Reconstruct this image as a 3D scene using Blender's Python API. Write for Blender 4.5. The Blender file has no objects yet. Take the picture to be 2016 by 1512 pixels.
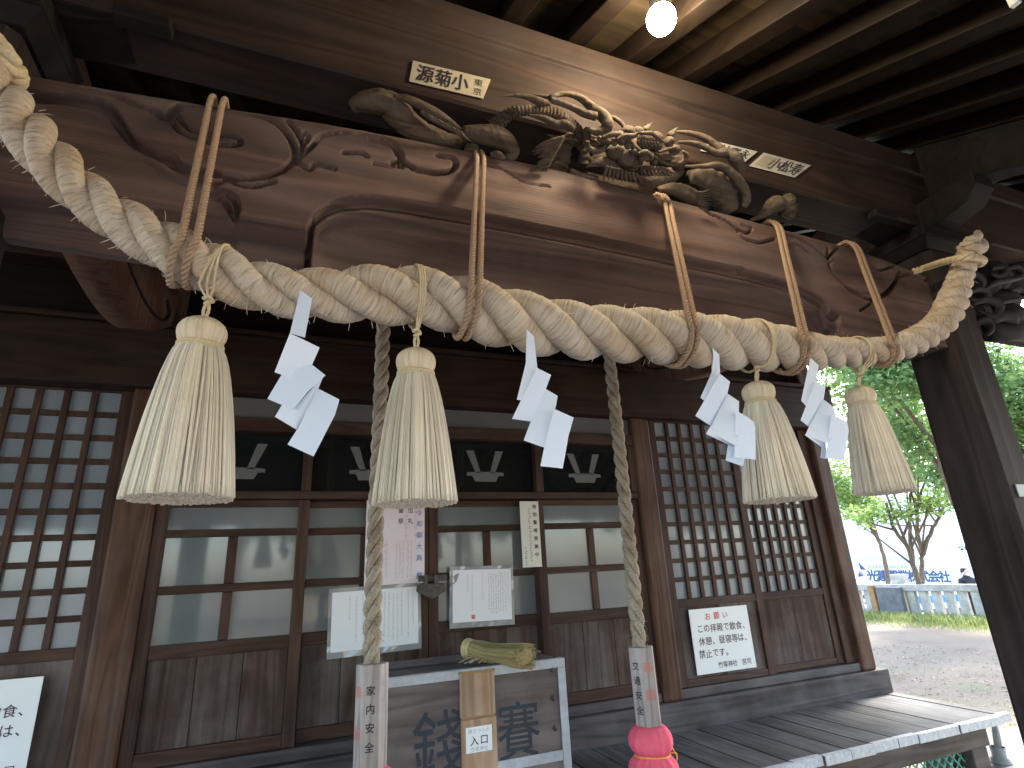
import bpy, math, random
import numpy as np
from mathutils import Vector, Matrix
random.seed(7); RNG = np.random.default_rng(7)
S = bpy.context.scene
COL = S.collection
R = math.radians
PI = math.pi

# ------------------------------------------------------------------ camera
CAM = np.array([0.0, 0.0, 1.4])
YAW, PITCH, ROLL, FPX = 0.39046, 0.32227, -0.050823, 1098.38      # focal length in pixels of a 2016 px wide frame
cy, sy, cp, sp = math.cos(YAW), math.sin(YAW), math.cos(PITCH), math.sin(PITCH)
FWD = np.array([sy*cp, cy*cp, sp]); r0 = np.array([cy, -sy, 0.0]); u0 = np.cross(r0, FWD)
RGT = math.cos(ROLL)*r0 + math.sin(ROLL)*u0
UPV = -math.sin(ROLL)*r0 + math.cos(ROLL)*u0
cd = bpy.data.cameras.new('camera'); cam = bpy.data.objects.new('camera', cd); COL.objects.link(cam)
cd.sensor_fit = 'HORIZONTAL'; cd.sensor_width = 36; cd.lens = 36*FPX/2016
cd.clip_start = 0.02; cd.clip_end = 2000
cam.matrix_world = Matrix(((RGT[0], UPV[0], -FWD[0], CAM[0]), (RGT[1], UPV[1], -FWD[1], CAM[1]), (RGT[2], UPV[2], -FWD[2], CAM[2]), (0, 0, 0, 1)))
S.camera = cam

# ------------------------------------------------------------------ sky, sun, exposure
SUN_EL, SUN_AZ = 50, 70            # azimuth measured clockwise from +Y (towards +X)
w = bpy.data.worlds.new('World'); S.world = w; w.use_nodes = True
nt = w.node_tree
sky = nt.nodes.new('ShaderNodeTexSky'); sky.sky_type = 'NISHITA'; sky.sun_disc = False
sky.sun_elevation = R(SUN_EL); sky.sun_rotation = R(SUN_AZ); sky.air_density = 1.0; sky.dust_density = 2.2; sky.ozone_density = 1.0
bg = nt.nodes['Background']; bg.inputs['Strength'].default_value = 0.15
nt.links.new(sky.outputs[0], bg.inputs['Color'])
sd = bpy.data.lights.new('sun', 'SUN'); sd.energy = 1.5; sd.angle = R(11); sd.color = (1.0, 0.95, 0.88)
so = bpy.data.objects.new('sun', sd); COL.objects.link(so)
sdir = Vector((math.sin(R(SUN_AZ))*math.cos(R(SUN_EL)), math.cos(R(SUN_AZ))*math.cos(R(SUN_EL)), math.sin(R(SUN_EL))))
so.rotation_euler = sdir.to_track_quat('Z', 'Y').to_euler(); so.location = (8, 6, 12)
S.view_settings.view_transform = 'Standard'; S.view_settings.look = 'None'
S.view_settings.exposure = 3.3; S.view_settings.gamma = 1
S.cycles.use_denoising = True
S.cycles.max_bounces = 10; S.cycles.diffuse_bounces = 6; S.cycles.transparent_max_bounces = 16

# ------------------------------------------------------------------ pixel helpers (2016 x 1512 photograph pixels -> points at a known plane)
def ray(px, py): return RGT*(px-1008)/FPX - UPV*(py-756)/FPX + FWD
def atY(px, py, Y): d = ray(px, py); return CAM + d*((Y-CAM[1])/d[1])
def atX(px, py, X): d = ray(px, py); return CAM + d*((X-CAM[0])/d[0])
def atZ(px, py, Z): d = ray(px, py); return CAM + d*((Z-CAM[2])/d[2])
def mpp(q): return float((np.array(q)-CAM) @ FWD)/FPX              # metres per pixel at a point
def zz(ox, oy, k): return lambda a, b: (ox+a*k, oy+b*k)
z1 = zz(0, 0, .3373); z2 = zz(660, 0, .3373); z3 = zz(1336, 0, .3373); z4 = zz(0, 500, .3373); z5 = zz(660, 500, .3373)
z6 = zz(1336, 500, .3373); c6 = zz(960, 160, .1687); c7 = zz(1260, 220, .1786); c3 = zz(1780, 430, .1786)

def smooth(pts, n):
    """Catmull-Rom through points (any width) -> n samples"""
    p = np.array(pts, float); m = len(p)
    if m == 2: t = np.linspace(0, 1, n)[:, None]; return p[0]*(1-t)+p[1]*t
    q = np.vstack([2*p[0]-p[1], p, 2*p[-1]-p[-2]])
    t = np.linspace(0, m-1-1e-9, n); i = t.astype(int); f = (t-i)[:, None]
    a, b, c, d = q[i], q[i+1], q[i+2], q[i+3]
    return .5*(2*b+(c-a)*f+(2*a-5*b+4*c-d)*f**2+(3*b-a-3*c+d)*f**3)

# ------------------------------------------------------------------ materials
def nodes(name):
    m = bpy.data.materials.new(name); m.use_nodes = True
    t = m.node_tree; return m, t, t.nodes, t.links, t.nodes['Principled BSDF']
def ramp(N, stops):
    r = N.new('ShaderNodeValToRGB'); e = r.color_ramp.elements
    while len(e) < len(stops): e.new(.5)
    for k, (p, c) in enumerate(stops): e[k].position = p; e[k].color = (*c, 1)
    return r
def wood(name, dark, light, axis='X', rough=.62, fine=1.0, grey=None, greyamt=0.0, bump=.25, island=.25, spec=.13, knots=1.0):
    """Procedural timber: long stretched grain along one axis, growth-ring bands, blotches, board to board variation."""
    m, t, N, L, P = nodes(name)
    tc = N.new('ShaderNodeTexCoord'); mp = N.new('ShaderNodeMapping')
    s = {'X': (1.6, 22, 22), 'Y': (22, 1.6, 22), 'Z': (22, 22, 1.6)}[axis]
    mp.inputs['Scale'].default_value = s; L.new(tc.outputs['Object'], mp.inputs[0])
    geo = N.new('ShaderNodeNewGeometry')
    off = N.new('ShaderNodeVectorMath'); off.operation = 'SCALE'; off.inputs['Scale'].default_value = 37.0
    cmb = N.new('ShaderNodeCombineXYZ')
    for k in range(3): L.new(geo.outputs['Random Per Island'], cmb.inputs[k])
    L.new(cmb.outputs[0], off.inputs[0])
    add = N.new('ShaderNodeVectorMath'); L.new(mp.outputs[0], add.inputs[0]); L.new(off.outputs[0], add.inputs[1])
    n1 = N.new('ShaderNodeTexNoise'); n1.inputs['Scale'].default_value = 1.2*fine; n1.inputs['Detail'].default_value = 8; n1.inputs['Roughness'].default_value = .65; n1.inputs['Distortion'].default_value = .6*knots
    L.new(add.outputs[0], n1.inputs['Vector'])
    n2 = N.new('ShaderNodeTexNoise'); n2.inputs['Scale'].default_value = .33*fine; n2.inputs['Detail'].default_value = 2
    L.new(add.outputs[0], n2.inputs['Vector'])
    mul = N.new('ShaderNodeMath'); mul.operation = 'MULTIPLY'; mul.inputs[1].default_value = 34; L.new(n2.outputs['Fac'], mul.inputs[0])
    sn = N.new('ShaderNodeMath'); sn.operation = 'SINE'; L.new(mul.outputs[0], sn.inputs[0])
    mr = N.new('ShaderNodeMapRange'); mr.inputs[1].default_value = -1; mr.inputs[2].default_value = 1; L.new(sn.outputs[0], mr.inputs[0])
    mix = N.new('ShaderNodeMath'); mix.operation = 'MULTIPLY_ADD'; mix.inputs[1].default_value = .36; L.new(mr.outputs[0], mix.inputs[0])
    sc = N.new('ShaderNodeMath'); sc.operation = 'MULTIPLY'; sc.inputs[1].default_value = .74; L.new(n1.outputs['Fac'], sc.inputs[0]); L.new(sc.outputs[0], mix.inputs[2])
    md = [(a+b)/2 for a, b in zip(dark, light)]
    rp = ramp(N, [(.22, dark), (.52, md), (.85, light)]); L.new(mix.outputs[0], rp.inputs[0])
    col = rp.outputs[0]
    nb = N.new('ShaderNodeTexNoise'); nb.inputs['Scale'].default_value = 3.3; nb.inputs['Detail'].default_value = 5; nb.inputs['Roughness'].default_value = .6
    L.new(tc.outputs['Object'], nb.inputs['Vector'])
    if grey:
        g = N.new('ShaderNodeMix'); g.data_type = 'RGBA'
        n4 = N.new('ShaderNodeTexNoise'); n4.inputs['Scale'].default_value = .75*fine; n4.inputs['Detail'].default_value = 5; n4.inputs['Roughness'].default_value = .6; L.new(add.outputs[0], n4.inputs['Vector'])
        av = N.new('ShaderNodeMath'); av.operation = 'MULTIPLY_ADD'; av.inputs[1].default_value = .6; L.new(n4.outputs['Fac'], av.inputs[0]); hf = N.new('ShaderNodeMath'); hf.operation = 'MULTIPLY'; hf.inputs[1].default_value = .4; L.new(nb.outputs['Fac'], hf.inputs[0]); L.new(hf.outputs[0], av.inputs[2])
        gr = ramp(N, [(.44, (0, 0, 0)), (.62, (greyamt,)*3)]); L.new(av.outputs[0], gr.inputs[0])
        L.new(gr.outputs[0], g.inputs['Factor']); L.new(col, g.inputs['A']); g.inputs['B'].default_value = (*grey, 1); col = g.outputs['Result']
    # blotches and per-board value shift
    v = N.new('ShaderNodeMapRange'); v.inputs[1].default_value = .25; v.inputs[2].default_value = .75; v.inputs[3].default_value = .72; v.inputs[4].default_value = 1.25; L.new(nb.outputs['Fac'], v.inputs[0])
    vi = N.new('ShaderNodeMapRange'); vi.inputs[3].default_value = 1-island; vi.inputs[4].default_value = 1+island; L.new(geo.outputs['Random Per Island'], vi.inputs[0])
    vm = N.new('ShaderNodeMath'); vm.operation = 'MULTIPLY'; L.new(v.outputs[0], vm.inputs[0]); L.new(vi.outputs[0], vm.inputs[1])
    sc2 = N.new('ShaderNodeVectorMath'); sc2.operation = 'SCALE'; L.new(col, sc2.inputs[0]); L.new(vm.outputs[0], sc2.inputs['Scale'])
    # thin dark latewood lines
    pw = N.new('ShaderNodeMath'); pw.operation = 'POWER'; pw.inputs[1].default_value = 7; L.new(mr.outputs[0], pw.inputs[0])
    dk = N.new('ShaderNodeMath'); dk.operation = 'MULTIPLY_ADD'; dk.inputs[1].default_value = -.42; dk.inputs[2].default_value = 1.04; L.new(pw.outputs[0], dk.inputs[0])
    sc3 = N.new('ShaderNodeVectorMath'); sc3.operation = 'SCALE'; L.new(sc2.outputs[0], sc3.inputs[0]); L.new(dk.outputs[0], sc3.inputs['Scale']); sc2 = sc3
    L.new(sc2.outputs[0], P.inputs['Base Color'])
    P.inputs['Roughness'].default_value = rough; P.inputs['Specular IOR Level'].default_value = spec
    bp = N.new('ShaderNodeBump'); bp.inputs['Strength'].default_value = bump; bp.inputs['Distance'].default_value = .004
    L.new(mix.outputs[0], bp.inputs['Height']); L.new(bp.outputs[0], P.inputs['Normal'])
    return m
def plain(name, c, rough=.5, spec=.4, noise=.0, scale=8.0, metal=0.0, bump=0.0, c2=None):
    m, t, N, L, P = nodes(name)
    P.inputs['Base Color'].default_value = (*c, 1); P.inputs['Roughness'].default_value = rough
    P.inputs['Specular IOR Level'].default_value = spec; P.inputs['Metallic'].default_value = metal
    if noise or bump or c2:
        tc = N.new('ShaderNodeTexCoord'); n = N.new('ShaderNodeTexNoise'); n.inputs['Scale'].default_value = scale; n.inputs['Detail'].default_value = 7; n.inputs['Roughness'].default_value = .65
        L.new(tc.outputs['Object'], n.inputs['Vector'])
        if c2 is None: c2 = tuple(x*(1-noise) for x in c); c = tuple(min(1, x*(1+noise)) for x in c)
        rp = ramp(N, [(.33, c2), (.67, c)]); L.new(n.outputs['Fac'], rp.inputs[0]); L.new(rp.outputs[0], P.inputs['Base Color'])
        if bump:
            b = N.new('ShaderNodeBump'); b.inputs['Strength'].default_value = bump; b.inputs['Distance'].default_value = .003
            L.new(n.outputs['Fac'], b.inputs['Height']); L.new(b.outputs[0], P.inputs['Normal'])
    return m
def fibre(name, dark, light, su, sv, rough=.8, bump=.6, island=.0, blot=None):
    """Straw / hemp: threads in UV space (u along the strand in metres, v once round it)."""
    m, t, N, L, P = nodes(name)
    uv = N.new('ShaderNodeUVMap'); mp = N.new('ShaderNodeMapping'); mp.inputs['Scale'].default_value = (su, sv, 1); mp.inputs['Rotation'].default_value = (0, 0, 0)
    L.new(uv.outputs[0], mp.inputs[0])
    n = N.new('ShaderNodeTexNoise'); n.inputs['Scale'].default_value = 1; n.inputs['Detail'].default_value = 4; n.inputs['Roughness'].default_value = .7; n.inputs['Distortion'].default_value = .25
    L.new(mp.outputs[0], n.inputs['Vector'])
    rp = ramp(N, [(.28, dark), (.47, tuple(.35*a+.65*b for a, b in zip(dark, light))), (.72, light)]); L.new(n.outputs['Fac'], rp.inputs[0])
    col = rp.outputs[0]
    if blot:
        tc = N.new('ShaderNodeTexCoord'); n3 = N.new('ShaderNodeTexNoise'); n3.inputs['Scale'].default_value = 16; n3.inputs['Detail'].default_value = 3
        L.new(tc.outputs['Object'], n3.inputs['Vector'])
        r3 = ramp(N, [(.46, (0, 0, 0)), (.68, (.75, .75, .75))]); L.new(n3.outputs['Fac'], r3.inputs[0])
        g = N.new('ShaderNodeMix'); g.data_type = 'RGBA'; g.blend_type = 'MULTIPLY'; L.new(r3.outputs[0], g.inputs['Factor']); L.new(col, g.inputs['A']); g.inputs['B'].default_value = (*blot, 1); col = g.outputs['Result']
    if island:
        geo = N.new('ShaderNodeNewGeometry'); vi = N.new('ShaderNodeMapRange'); vi.inputs[3].default_value = 1-island; vi.inputs[4].default_value = 1+island*.45
        L.new(geo.outputs['Random Per Island'], vi.inputs[0])
        s2 = N.new('ShaderNodeVectorMath'); s2.operation = 'SCALE'; L.new(col, s2.inputs[0]); L.new(vi.outputs[0], s2.inputs['Scale']); col = s2.outputs[0]
    L.new(col, P.inputs['Base Color']); P.inputs['Roughness'].default_value = rough; P.inputs['Specular IOR Level'].default_value = .25
    b = N.new('ShaderNodeBump'); b.inputs['Strength'].default_value = bump; b.inputs['Distance'].default_value = .0022
    L.new(n.outputs['Fac'], b.inputs['Height']); L.new(b.outputs[0], P.inputs['Normal'])
    return m
def leafmat(name, a, b):
    m, t, N, L, P = nodes(name)
    geo = N.new('ShaderNodeNewGeometry'); rp = ramp(N, [(0, a), (1, b)]); L.new(geo.outputs['Random Per Island'], rp.inputs[0])
    L.new(rp.outputs[0], P.inputs['Base Color']); P.inputs['Roughness'].default_value = .55
    tr = N.new('ShaderNodeBsdfTranslucent'); L.new(rp.outputs[0], tr.inputs['Color'])
    mx = N.new('ShaderNodeMixShader'); mx.inputs[0].default_value = .45; L.new(P.outputs[0], mx.inputs[1]); L.new(tr.outputs[0], mx.inputs[2])
    L.new(mx.outputs[0], N['Material Output'].inputs[0]); return m
def emit(name, c, s):
    m, t, N, L, P = nodes(name); P.inputs['Base Color'].default_value = (1, 1, 1, 1)
    P.inputs['Emission Color'].default_value = (*c, 1); P.inputs['Emission Strength'].default_value = s; return m
def glassy(name, c, rough=.06, spec=.5, c2=None):
    m, t, N, L, P = nodes(name)
    P.inputs['Base Color'].default_value = (*c, 1); P.inputs['Roughness'].default_value = .7; P.inputs['Specular IOR Level'].default_value = .0
    tc = N.new('ShaderNodeTexCoord'); n = N.new('ShaderNodeTexNoise'); n.inputs['Scale'].default_value = 2.2; n.inputs['Detail'].default_value = 3
    L.new(tc.outputs['Object'], n.inputs['Vector'])
    if c2: rp = ramp(N, [(.35, c), (.65, c2)]); L.new(n.outputs['Fac'], rp.inputs[0]); L.new(rp.outputs[0], P.inputs['Base Color'])
    P.inputs['Coat Weight'].default_value = 1.0; P.inputs['Coat Roughness'].default_value = rough; P.inputs['Coat IOR'].default_value = 1.55
    b = N.new('ShaderNodeBump'); b.inputs['Strength'].default_value = .05; b.inputs['Distance'].default_value = .01; L.new(n.outputs['Fac'], b.inputs['Height']); L.new(b.outputs[0], P.inputs['Coat Normal'])
    return m

M = {}
M['beam'] = wood('beam timber', (.036, .021, .018), (.225, .142, .118), 'X', .62, .8, (.135, .115, .105), .45, .35, 0)
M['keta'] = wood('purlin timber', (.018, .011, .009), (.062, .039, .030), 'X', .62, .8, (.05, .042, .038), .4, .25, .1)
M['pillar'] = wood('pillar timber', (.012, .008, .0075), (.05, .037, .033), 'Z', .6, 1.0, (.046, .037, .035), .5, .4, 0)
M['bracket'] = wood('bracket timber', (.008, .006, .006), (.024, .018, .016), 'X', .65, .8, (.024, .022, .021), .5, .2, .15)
M['carving'] = wood('carved timber', (.034, .024, .017), (.172, .128, .092), 'X', .85, 1.6, (.10, .086, .072), .5, .5, .12)
_m = M['carving']; _t = _m.node_tree; _N = _t.nodes; _P = _N['Principled BSDF']       # chisel facets on the carving
_tc = _N.new('ShaderNodeTexCoord'); _v = _N.new('ShaderNodeTexVoronoi'); _v.inputs['Scale'].default_value = 75; _t.links.new(_tc.outputs['Object'], _v.inputs['Vector'])
_b = _N.new('ShaderNodeBump'); _b.inputs['Strength'].default_value = .55; _b.inputs['Distance'].default_value = .004
_old = _P.inputs['Normal'].links[0].from_socket; _t.links.new(_v.outputs['Distance'], _b.inputs['Height']); _t.links.new(_old, _b.inputs['Normal']); _t.links.new(_b.outputs[0], _P.inputs['Normal'])
M['carvgrey'] = wood('weathered carving timber', (.014, .014, .014), (.05, .048, .047), 'X', .75, .7, (.07, .068, .067), .6, .2, .15)
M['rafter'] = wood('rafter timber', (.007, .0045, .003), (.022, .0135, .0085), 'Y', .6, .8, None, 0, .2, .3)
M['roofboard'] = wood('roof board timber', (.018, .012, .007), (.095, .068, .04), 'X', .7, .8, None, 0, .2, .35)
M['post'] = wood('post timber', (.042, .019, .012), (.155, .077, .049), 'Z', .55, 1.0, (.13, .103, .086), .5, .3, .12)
M['railx'] = wood('rail timber', (.030, .015, .011), (.098, .053, .037), 'X', .55, 1.0, (.09, .073, .064), .35, .25, .15)
M['stile'] = wood('stile timber', (.030, .015, .011), (.098, .053, .037), 'Z', .55, 1.0, (.09, .073, .064), .3, .25, .15)
M['panel'] = wood('panel timber', (.036, .022, .017), (.108, .067, .052), 'Z', .7, .8, (.155, .136, .125), .75, .3, .18)
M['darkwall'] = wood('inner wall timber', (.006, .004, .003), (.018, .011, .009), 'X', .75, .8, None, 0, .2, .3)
M['lintel'] = wood('lintel timber', (.014, .007, .005), (.052, .026, .018), 'X', .6, .8, (.04, .032, .028), .4, .2, .05)
M['sill'] = wood('sill timber', (.048, .040, .043), (.125, .108, .109), 'X', .75, 1.0, (.175, .16, .164), .5, .35, .08)
M['deck'] = wood('deck timber', (.05, .052, .05), (.15, .153, .148), 'Y', .7, 1.2, (.175, .18, .178), .6, .4, .2)
M['deckbeam'] = wood('deck beam timber', (.055, .043, .036), (.15, .117, .094), 'X', .75, 1.0, (.13, .117, .106), .6, .35, .05)
M['boxwood'] = wood('offering box timber', (.085, .07, .064), (.22, .185, .172), 'X', .65, .9, (.22, .2, .195), .5, .3, .05)
M['newwood'] = wood('pale new timber', (.30, .18, .10), (.55, .38, .25), 'Z', .55, 1.2, (.44, .35, .27), .5, .2, .05)
M['hexwood'] = wood('pale grey timber', (.29, .238, .215), (.49, .42, .385), 'Z', .7, 1.2, (.5, .45, .42), .5, .3, .04)
M['bark'] = wood('bark', (.10, .075, .05), (.24, .19, .14), 'Z', .9, 2.0, None, 0, .6, 0)
M['straw'] = fibre('rope straw', (.26, .195, .135), (.74, .645, .525), 300, 2.5, .8, 1.0, 0, (.83, .72, .56))
M['tasselstraw'] = fibre('tassel straw', (.60, .505, .37), (.88, .80, .66), 9, 2.0, .5, .3, .27)
M['tasselhead'] = fibre('tassel head straw', (.46, .36, .225), (.84, .71, .52), 6, 46, .6, .5)
M['greenstraw'] = fibre('dry olive straw', (.18, .135, .055), (.46, .37, .17), 9, 2.0, .65, .3, .5)
M['greenhead'] = fibre('olive straw head', (.36, .29, .13), (.62, .52, .28), 6, 46, .6, .5)
M['cordbrown'] = fibre('brown hemp cord', (.20, .125, .08), (.50, .355, .245), 300, 8, .85, .5)
M['cordgold'] = fibre('golden hemp cord', (.30, .185, .07), (.64, .45, .23), 300, 8, .85, .5)
M['cordstraw'] = fibre('straw cord', (.45, .35, .2), (.78, .66, .44), 300, 8, .8, .5)
M['bellrope'] = fibre('bell rope hemp', (.15, .12, .085), (.48, .41, .315), 160, 10, .9, .6, 0, (.6, .52, .45))
M['paper'] = plain('white paper', (.76, .84, 1.0), .6, .3)
M['sheet'] = plain('notice paper', (.78, .80, .84), .55, .4)
M['film'] = glassy('plastic film', (.30, .31, .31), .04)
M['glass'] = glassy('door glass over paper', (.135, .155, .16), .06, .5, (.19, .215, .22))
M['glassdark'] = glassy('dark transom glass', (.010, .012, .012), .04)
M['glasslat'] = glassy('lattice window glass', (.22, .26, .295), .07, .5, (.295, .345, .39))
M['whitemark'] = plain('white etched mark', (.13, .136, .137), .7)
M['plaster'] = plain('old plaster', (.12, .123, .122), .9, .2, .12, 5)
M['whitepaint'] = plain('chipped white paint', (.60, .62, .63), .6, .3, 0, 60, 0, .2, (.40, .40, .40))
M['signwhite'] = plain('white sign board', (.80, .83, .84), .35, .5)
M['vsign'] = plain('cream sign board', (.66, .65, .58), .5, .4)
M['ink'] = plain('black ink', (.025, .02, .03), .6)
M['inkpurple'] = plain('dark violet ink', (.055, .025, .05), .6)
M['red'] = plain('red ink', (.66, .04, .07), .6)
M['faintred'] = plain('faded red paint', (.55, .20, .17), .7)
M['blueink'] = plain('blue ink', (.16, .27, .5), .6)
M['greyink'] = plain('grey fine print', (.35, .35, .38), .7)
M['pinkpaper'] = plain('pink and white poster paper', (.80, .60, .68), .5, .4, 0, 3, 0, 0, (.78, .76, .8))
M['boxink'] = plain('blue black brush paint', (.022, .03, .045), .55)
M['metal'] = plain('painted metal strip', (.42, .445, .48), .4, .5, .16, 25)
M['iron'] = plain('rusty iron', (.10, .085, .075), .65, .5, .35, 40, .6)
M['pink'] = plain('pink crepe cloth', (.80, .125, .185), .8, .2, .08, 60, 0, .3)
M['orange'] = plain('orange cord', (.75, .33, .08), .7)
M['stone'] = plain('pale stone', (.42, .395, .34), .85, .3, .25, 6, 0, .3)
M['stonedark'] = plain('dark stone', (.15, .148, .145), .8, .3, .3, 4, 0, .3)
M['rust'] = plain('rust brown post', (.33, .2, .09), .8, .3, .3, 8)
M['sticker'] = plain('aged paper sticker', (.36, .31, .23), .8, .2, .12, 30)
M['stickerpale'] = plain('pale paper sticker', (.46, .44, .38), .8, .2, .1, 30)
M['greenmesh'] = plain('green coated wire', (.10, .40, .29), .5, .4)
M['pipe'] = plain('grey plastic pipe', (.26, .27, .265), .5)
M['concrete'] = plain('concrete', (.14, .138, .132), .9, .2, .15, 7, 0, .3)
M['bulb'] = emit('lit bulb', (1.0, .87, .60), 20)
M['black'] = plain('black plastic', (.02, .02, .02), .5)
M['leafA'] = leafmat('bright maple leaves', (.14, .25, .055), (.33, .45, .15))
M['leafB'] = leafmat('deep green leaves', (.085, .18, .05), (.26, .39, .14))
M['pine'] = leafmat('dark conifer needles', (.015, .05, .02), (.03, .09, .035))
M['grass'] = leafmat('grass blades', (.14, .21, .05), (.36, .38, .15))
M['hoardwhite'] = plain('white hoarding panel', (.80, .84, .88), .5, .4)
M['hoardblue'] = plain('pale blue hoarding print', (.62, .79, .86), .5, .4)
M['hoardstripe'] = plain('bright blue stripe', (.05, .30, .68), .5)
M['navy'] = plain('navy lettering', (.06, .09, .2), .5)
M['skin'] = plain('skin', (.55, .38, .3), .6)
M['hair'] = plain('black hair', (.02, .017, .017), .5)
M['cloth'] = plain('black clothing', (.022, .022, .026), .85)
M['carpaint'] = plain('silver car paint', (.42, .46, .44), .3, .6)
M['carglass'] = glassy('car glass', (.015, .018, .02), .03)
M['tyre'] = plain('tyre rubber', (.02, .02, .02), .8)
M['housewall'] = plain('cream house wall', (.62, .53, .38), .9, .2, .06, 3)
M['houseroof'] = plain('grey roof tile', (.12, .12, .13), .7)

def groundmat():
    m, t, N, L, P = nodes('dirt ground')
    tc = N.new('ShaderNodeTexCoord')
    n = N.new('ShaderNodeTexNoise'); n.inputs['Scale'].default_value = 1.1; n.inputs['Detail'].default_value = 9; n.inputs['Roughness'].default_value = .7; L.new(tc.outputs['Object'], n.inputs['Vector'])
    r1 = ramp(N, [(.3, (.095, .069, .044)), (.5, (.17, .13, .088)), (.66, (.135, .125, .062)), (.8, (.11, .13, .045))]); L.new(n.outputs['Fac'], r1.inputs[0])
    v = N.new('ShaderNodeTexVoronoi'); v.inputs['Scale'].default_value = 13; v.inputs['Randomness'].default_value = 1; L.new(tc.outputs['Object'], v.inputs['Vector'])
    r2 = ramp(N, [(0, (1, 1, 1)), (.16, (1, 1, 1)), (.2, (0, 0, 0))]); L.new(v.outputs['Distance'], r2.inputs[0])
    r3 = ramp(N, [(0, (.30, .28, .24)), (.5, (.12, .075, .04)), (1, (.2, .17, .12))]); L.new(v.outputs['Color'], r3.inputs[0])
    mx = N.new('ShaderNodeMix'); mx.data_type = 'RGBA'; L.new(r2.outputs[0], mx.inputs['Factor']); L.new(r1.outputs[0], mx.inputs['A']); L.new(r3.outputs[0], mx.inputs['B'])
    L.new(mx.outputs['Result'], P.inputs['Base Color']); P.inputs['Roughness'].default_value = .95
    b = N.new('ShaderNodeBump'); b.inputs['Strength'].default_value = .6; b.inputs['Distance'].default_value = .03; L.new(n.outputs['Fac'], b.inputs['Height']); L.new(b.outputs[0], P.inputs['Normal'])
    return m
M['ground'] = groundmat()
M['paving'] = plain('granite paving', (.12, .118, .112), .85, .3, .12, 9, 0, .2)
M['asphalt'] = plain('asphalt', (.12, .12, .12), .9, .2, .2, 20)

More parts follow.
